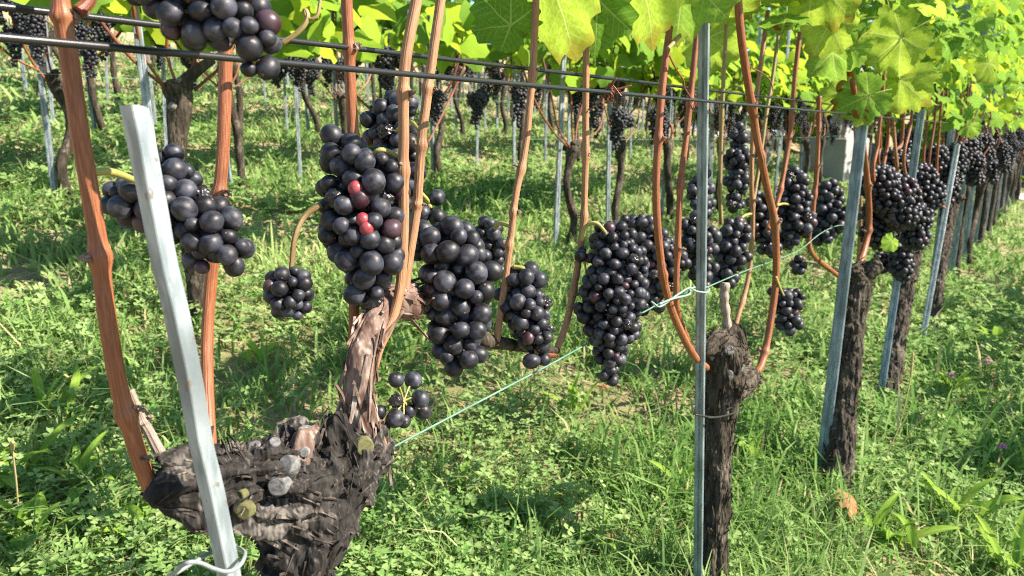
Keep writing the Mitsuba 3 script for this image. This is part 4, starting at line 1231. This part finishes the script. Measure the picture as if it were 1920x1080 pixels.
# the eight loose grapes below the arm
lk = thing('grape_cluster', 'eight loose grapes on a yellow stalk above the green line', 'grape cluster')
lp = [(743, 712, 15), (775, 713, 17), (788, 748, 16.5), (793, 771, 16), (766, 771, 14), (741, 785, 17), (711, 772, 14), (757, 790, 13)]
hub = on_row(757, 752, -.012)
bits = [tube(spline([on_row(712, 800, -.01), on_row(735, 770, -.012), hub], 12), .0014, 7)]
for i, (x, y, r) in enumerate(lp):
    p = on_row(x, y, -.012 + .006 * math.sin(i * 2.4))
    part(lk, 'grape', {**GRAPE_SHAPE[3][(0, 1, 0, 2)[i % 4]][i % 2], 'to_world': place(frame([math.sin(i), -1, math.cos(i * 2)]), r * dist_on_row(x, y, -.012) / FPX, p)})
    bits.append(tube(spline([hub, hub * .5 + p * .5 + UP * .0015, p], 8), .0007, 6, cap=False))
part(lk, 'grape', {**SHRIVEL[0], 'to_world': place(np.eye(3), 14 * .45 / FPX, on_row(742, 752, -.014))})
part(lk, 'stem', shape(join(bits), STEM))

# ------------------------------------------------------------------ rows uphill
ROWS = [(1.20, 'second row'), (2.25, 'third row'), (3.2, 'fourth row'), (4.15, 'fifth row'), (5.1, 'sixth row'), (6.1, 'seventh row')]
BUNCH = ['dark cluster on the', 'small dark cluster on the', 'tiny dark cluster on the', 'tiny dark cluster on the']
second = [-0.06, 0.72, 1.49, 2.0, 2.44, 3.1, 3.7, 4.2, 4.8, 5.4, 6.0, 6.7, 7.4]
for i, (q, nm) in enumerate(ROWS):
    spots = second if i == 0 else [0.17 - 0.62 + 0.62 * k for k in range(14 if i < 4 else 15)]
    count = -1
    for k, s in enumerate(spots):
        g = np.random.default_rng(4000 + i * 100 + k)
        s2 = s + (0 if i == 0 else g.normal(0, .05))
        px, py, d = seen(W(s2, q, .4))
        if not -160 < px < 2000:
            continue
        count += 1
        near = d < 4.5
        first = i == 0 and k == 0
        o = ORD[count]
        lab = 'thick gnarled vine with a cut stub, up the slope behind the leaning stake' if first else f'{o} vine from the left in the {nm} up the slope'
        far_vine(s2, q + g.normal(0, .02), 4000 + i * 100 + k, lab, f'thin stake at the {o} vine from the left in the {nm}', group=f'vines of the {nm}',
                 base=foot(372, 575) - UP * .05 if first else None, head=at(338, 165, 1.62) if first else None,
                 r=0.016 if i else (0.021 if k == 0 else 0.016), height=0.40, lean=g.normal(0, .05), detail=1 if near else 0, ncane=5 if i < 3 else 4,
                 bunches=0 if first else (6, 7, 4)[i] if i < 3 else 0, bunch_label=f'{BUNCH[i]} {o} visible vine of the {nm}' if i < 3 else '', bunch_group=f'clusters on the {nm}' if i < 3 else None,
                 canopy_z=(0.61, 0.86) if i else (0.66, 0.92), yellow=.6, extra_stake=i in (1, 2, 3), leaves=(110 if i < 3 else 70), level=2, lod=1 if d < 4 else 0, curve=0.05, stake_h=1.1)
g0 = [k for k, v in labels.items() if v.get('label', '').startswith('thick gnarled vine with a cut stub')][0]
part(g0, 'arm', shape(tube(spline([at(338, 165, 1.62), at(352, 148, 1.62), at(372, 130, 1.62), at(398, 112, 1.64)], 20), np.linspace(.016, .010, 20), 12, wob=.002), BARK_FAR))
cut_disc(g0, at(319, 197, 1.585), (-.5, -.8, .5), .008, CUT, 88)
cut_disc(g0, at(332, 148, 1.59), (-.6, -.5, .6), .006, CUT, 89)
for x, y, d, lab in [(60, 75, 2.2, 'big dark cluster at the left edge under the upper wire'), (38, 60, 2.3, 'dark cluster at the far left corner'), (135, 60, 2.3, 'dark cluster just left of the leftmost cane top'), (160, 100, 2.25, 'dark cluster just right of the leftmost cane'),
                     (548, 135, 2.9, 'small cluster right of the topmost near cluster, below the wires'), (582, 150, 2.9, 'small pointed cluster left of the third cane below the wires')]:
    solo('grape_cluster', {**FAR_BUNCH[int(x) % 5], 'to_world': place(frame(UP, [math.cos(x), math.sin(x), 0]), 1.0, at(x, y - 45, d))}, lab, 'grape cluster', 'clusters on the third row')
for i in (0, 1):
    q = ROWS[i][0]
    wire(f'thin pale wire of the {ROWS[i][1]} below its clusters', W(-1.0 if i else 1.2, q - .02, .42), W(7.5, q - .02, .44), 0, 0, .0010, WIRE_GREEN, sag=.02)
    wire(f'dark wire of the {ROWS[i][1]} above its clusters', W(-1.0 if i else .9, q - .02, .72), W(7.5, q - .02, .72), 0, 0, .0012, WIRE_GREY, sag=.02)

# the next row downhill (right of the picture), whose foliage throws the shade at the lower right
for k, s in enumerate([1.45, 2.1, 2.75, 3.4]):
    far_vine(s, -1.0, 5200 + k, f'{ORD[k]} vine of the next row downhill, right of the picture', f'stake of the {ORD[k]} vine of the next row downhill', group='vines of the row downhill', bunches=0, canopy_z=(.62, 1.0), leaves=75, detail=0, level=2)

# ------------------------------------------------------------------ beyond the rows
def bevel_box(w, d, h, b=0.01):
    c = m3.CrossSection.square((w - 2 * b, d - 2 * b), True).offset(b, m3.JoinType.Round, 2, 12)
    m = m3.Manifold.hull(m3.Manifold.extrude(c, h - b) + m3.Manifold.extrude(m3.CrossSection.square((w - 2 * b, d - 2 * b), True), h))
    me = m.to_mesh()
    return me.vert_properties[:, :3], me.tri_verts, np.zeros((len(me.vert_properties), 2))


def turned(m, ang, p):
    c, s = math.cos(ang), math.sin(ang)
    return apply(m, np.array([[c, -s, 0], [s, c, 0], [0, 0, 1.0]]), 1, p)


mp = foot(1562, 332)
mon = thing('stone_pillar', 'grey granite block with a narrower shaft beyond the rows', 'stone pillar')
part(mon, 'base', shape(turned(bevel_box(.40, .40, .42), -.9, mp - UP * .08), GRANITE, smooth=False))
part(mon, 'shaft', shape(turned(bevel_box(.22, .20, .50), -.9, mp + U3 * .08 + UP * .343), GRANITE, smooth=False))
part(mon, 'cap', shape(turned(bevel_box(.30, .28, .08), -.9, mp + U3 * .08 + UP * .846), GRANITE, smooth=False))
bp = foot(1428, 312)
bn = thing('stone_bench', 'small pale slab on one tapered leg by the path', 'bench')
part(bn, 'slab', shape(turned(bevel_box(.36, .16, .05), .5, bp + UP * .26), SLAB, smooth=False))
lg = [np.array(e) for e in bevel_box(.10, .09, .30, .008)]
lg[0][:, :2] *= (0.7 + 0.9 * lg[0][:, 2:3] / .30)
part(bn, 'leg', shape(turned(lg, .5, bp - UP * .041), GRANITE, smooth=False))

# a blue-grey house wall far off, seen through the canes
hp = W(15.5, -0.5, 0)
hx, hy = np.array([0.86, -0.51, 0]), np.array([0.51, 0.86, 0])
house = thing('house', 'blue grey house wall glimpsed through the leaves at the far right', 'house')
hw, hd_, hh = 5.0, 4.0, 3.2


def slab_box(c, sx, sy, sz):
    v = np.array([[x, y, z] for x in (-.5, .5) for y in (-.5, .5) for z in (0, 1)]) * [sx, sy, sz]
    f = np.array([[0, 1, 3], [0, 3, 2], [4, 6, 7], [4, 7, 5], [0, 4, 5], [0, 5, 1], [2, 3, 7], [2, 7, 6], [0, 2, 6], [0, 6, 4], [1, 5, 7], [1, 7, 3]])
    return c + v[:, :1] * hx + v[:, 1:2] * hy + v[:, 2:] * UP, f, np.zeros((8, 2))


part(house, 'wall', shape(slab_box(hp - UP * 1.0, hw, hd_, hh + 1.0), PLASTER, smooth=False))
rf = np.array([[-hw / 2 - .3, -hd_ / 2 - .3, hh], [hw / 2 + .3, -hd_ / 2 - .3, hh], [hw / 2 + .3, hd_ / 2 + .3, hh], [-hw / 2 - .3, hd_ / 2 + .3, hh], [-hw / 2 - .3, 0, hh + 1.6], [hw / 2 + .3, 0, hh + 1.6]])
part(house, 'roof', shape((hp + rf[:, :1] * hx + rf[:, 1:2] * hy + rf[:, 2:] * UP, np.array([[0, 1, 5], [0, 5, 4], [2, 3, 4], [2, 4, 5], [0, 4, 3], [1, 2, 5], [0, 3, 2], [0, 2, 1]])), SLATE, smooth=False))
for k in (-1.4, 1.2):
    w_ = part(house, 'window', shape(slab_box(hp + hx * k - hy * (hd_ / 2 + .02) + UP * 1.1, .95, .06, 1.15), SLAB, smooth=False))
    part(w_, 'pane', shape(slab_box(hp + hx * k - hy * (hd_ / 2 + .055) + UP * 1.18, .79, .02, .99), PANE, smooth=False))


def bush(p, w, h, n, seed, label, tall=False):
    g = np.random.default_rng(seed)
    k = thing('garden_shrub', label, 'shrub', 'shrubs and small trees beyond the vineyard')
    part(k, 'trunk', shape(tube(spline([p - UP * .1, p + UP * h * .3 + g.normal(0, .05, 3), p + UP * h * .7], 10), np.linspace(.07, .03, 10) * h / 3, 8, wob=.01), BARK_FAR))
    lobes = [(p + np.array([g.normal(0, w * .3), g.normal(0, w * .3), h * g.uniform(.12, .85)]), w * g.uniform(.25, .5)) for _ in range(9)]
    bits = [[], [], []]
    for i in range(n):
        c, r = lobes[int(g.integers(9))]
        d = unit(g.normal(0, 1, 3))
        bits[int(g.choice(3, p=[.6, .3, .1]))].append(apply(LEAF_LOW[int(g.integers(4))], leaf_frame(d + g.normal(0, .6, 3), -UP + g.normal(0, .6, 3)), g.uniform(.07, .12), c + d * r * g.uniform(.6, 1.05)))
    for t_, b in enumerate(bits):
        part(k, 'crown', shape(join(b), LEAF_FAR[t_]), kind='stuff')


SH = [(10.2, 2.9, 1.5, 2.2), (10.6, 1.3, 1.4, 2.4), (11.4, 0.3, 1.6, 2.3), (11.0, 4.2, 1.8, 2.6), (12.2, -0.9, 1.6, 1.9), (10.8, 5.6, 1.8, 2.8), (11.5, 7.2, 2.2, 3.2), (13.0, 2.1, 2.0, 3.2), (12.6, 3.6, 2.0, 3.4), (11.4, -2.2, 1.7, 1.8)]
SHL = ['round green shrub behind the granite pillar', 'green shrub right of the granite pillar beyond the path', 'green shrub seen between the leaning stake and the thin canes', 'bushy shrub left of the bench beyond the path',
       'low shrub before the blue grey house', 'shrub at the end of the fifth row', 'tall shrub at the end of the top rows', 'taller tree behind the pillar shrubs', 'taller tree behind the bench shrub', 'low shrub at the far end of the near row']
for k, ((s, q, w, h), lab) in enumerate(zip(SH, SHL)):
    bush(W(s, q), w, h, 900, 60 + k, lab)

# pink clover heads, a dry curled leaf and straw stalks
for i, (px, py, lab) in enumerate([(1872, 885, 'pink clover head at the lower right edge'), (1778, 742, 'small pink clover head right of the fourth trunk'), (1846, 714, 'pale pink clover head near the right edge'), (808, 680, 'pale clover head left of the large sunlit cluster tip')]):
    k = thing('clover_flower', lab, 'flower', 'clover flowers in the grass')
    p = foot(px, py)
    g = np.random.default_rng(i)
    vs = []
    for j in range(60):
        d = unit(np.array([g.normal(), g.normal(), abs(g.normal()) * .8 + .05]))
        b = ico(0)
        vs.append((apply(b, frame(d), [.0012, .0012, .0045], p + UP * .055 + d * .006)))
    part(k, 'blossom', shape(join(vs), PETAL))
    part(k, 'stem', shape(tube(spline([p - UP * .02, p + UP * .02, p + UP * .055], 8), .0008, 6), STEM))
DRY = thin('dry_leaf', leaf_color((0.30, 0.17, 0.08), (0.34, 0.22, 0.13), 0.3), 0.5, 0.6)
dl = vine_leaf(4, 50, 91, cup=0.6)
p = foot(1585, 962) + UP * .03
solo('fallen_leaf', {**shape(dl, DRY), 'to_world': place(leaf_frame(np.array([.25, -.35, .9]), np.array([.9, -.3, -.1])), .036, p)}, 'dry curled brown leaf lying on the grass before the third trunk', 'leaf')
for i in range(14):
    g = np.random.default_rng(800 + i)
    s_, q_ = g.uniform(-.2, 2.2), g.uniform(-.25, 1.1)
    solo('fallen_leaf', {**shape(dl, DRY), 'to_world': place(leaf_frame(np.array([g.normal(0, .3), g.normal(0, .3), 1]), g.normal(0, 1, 3) * [1, 1, .2]), g.uniform(.014, .026), W(s_, q_, .03))}, 'small dry brown leaf fallen in the grass under the near row', 'leaf', 'fallen leaves in the grass')
STRAW = principled('straw', C(0.42, 0.32, 0.16), 0.7, 0.2)
for i, (pts, lab) in enumerate([([(1650, 880), (1685, 800), (1705, 720), (1712, 660)], 'dry upright stalk right of the third trunk'), ([(1690, 830), (1740, 775), (1780, 755), (1812, 748)], 'dry seed stalk leaning right of the third trunk'),
                                ([(35, 960), (30, 900), (24, 850), (23, 828)], 'thin plantain stalk with brown head at the left edge')]):
    d0 = np.linalg.norm(foot(*pts[0]) - EYE)
    dd = (foot(*pts[0]) - EYE) @ FWD
    c = np.array([at(x, y, dd - .03 * j) for j, (x, y) in enumerate(pts)])
    k = thing('grass_stalk', lab, 'grass stalk')
    part(k, 'stem', shape(tube(spline(c, 20), .0011, 6), STRAW))
    part(k, 'seed_head', shape(tube(spline(c, 40)[-12:] + 0.0, np.array([.001] + [.0028, .0032] * 5 + [.001]) * .8, 7, wob=.0006, freq=300), STRAW))
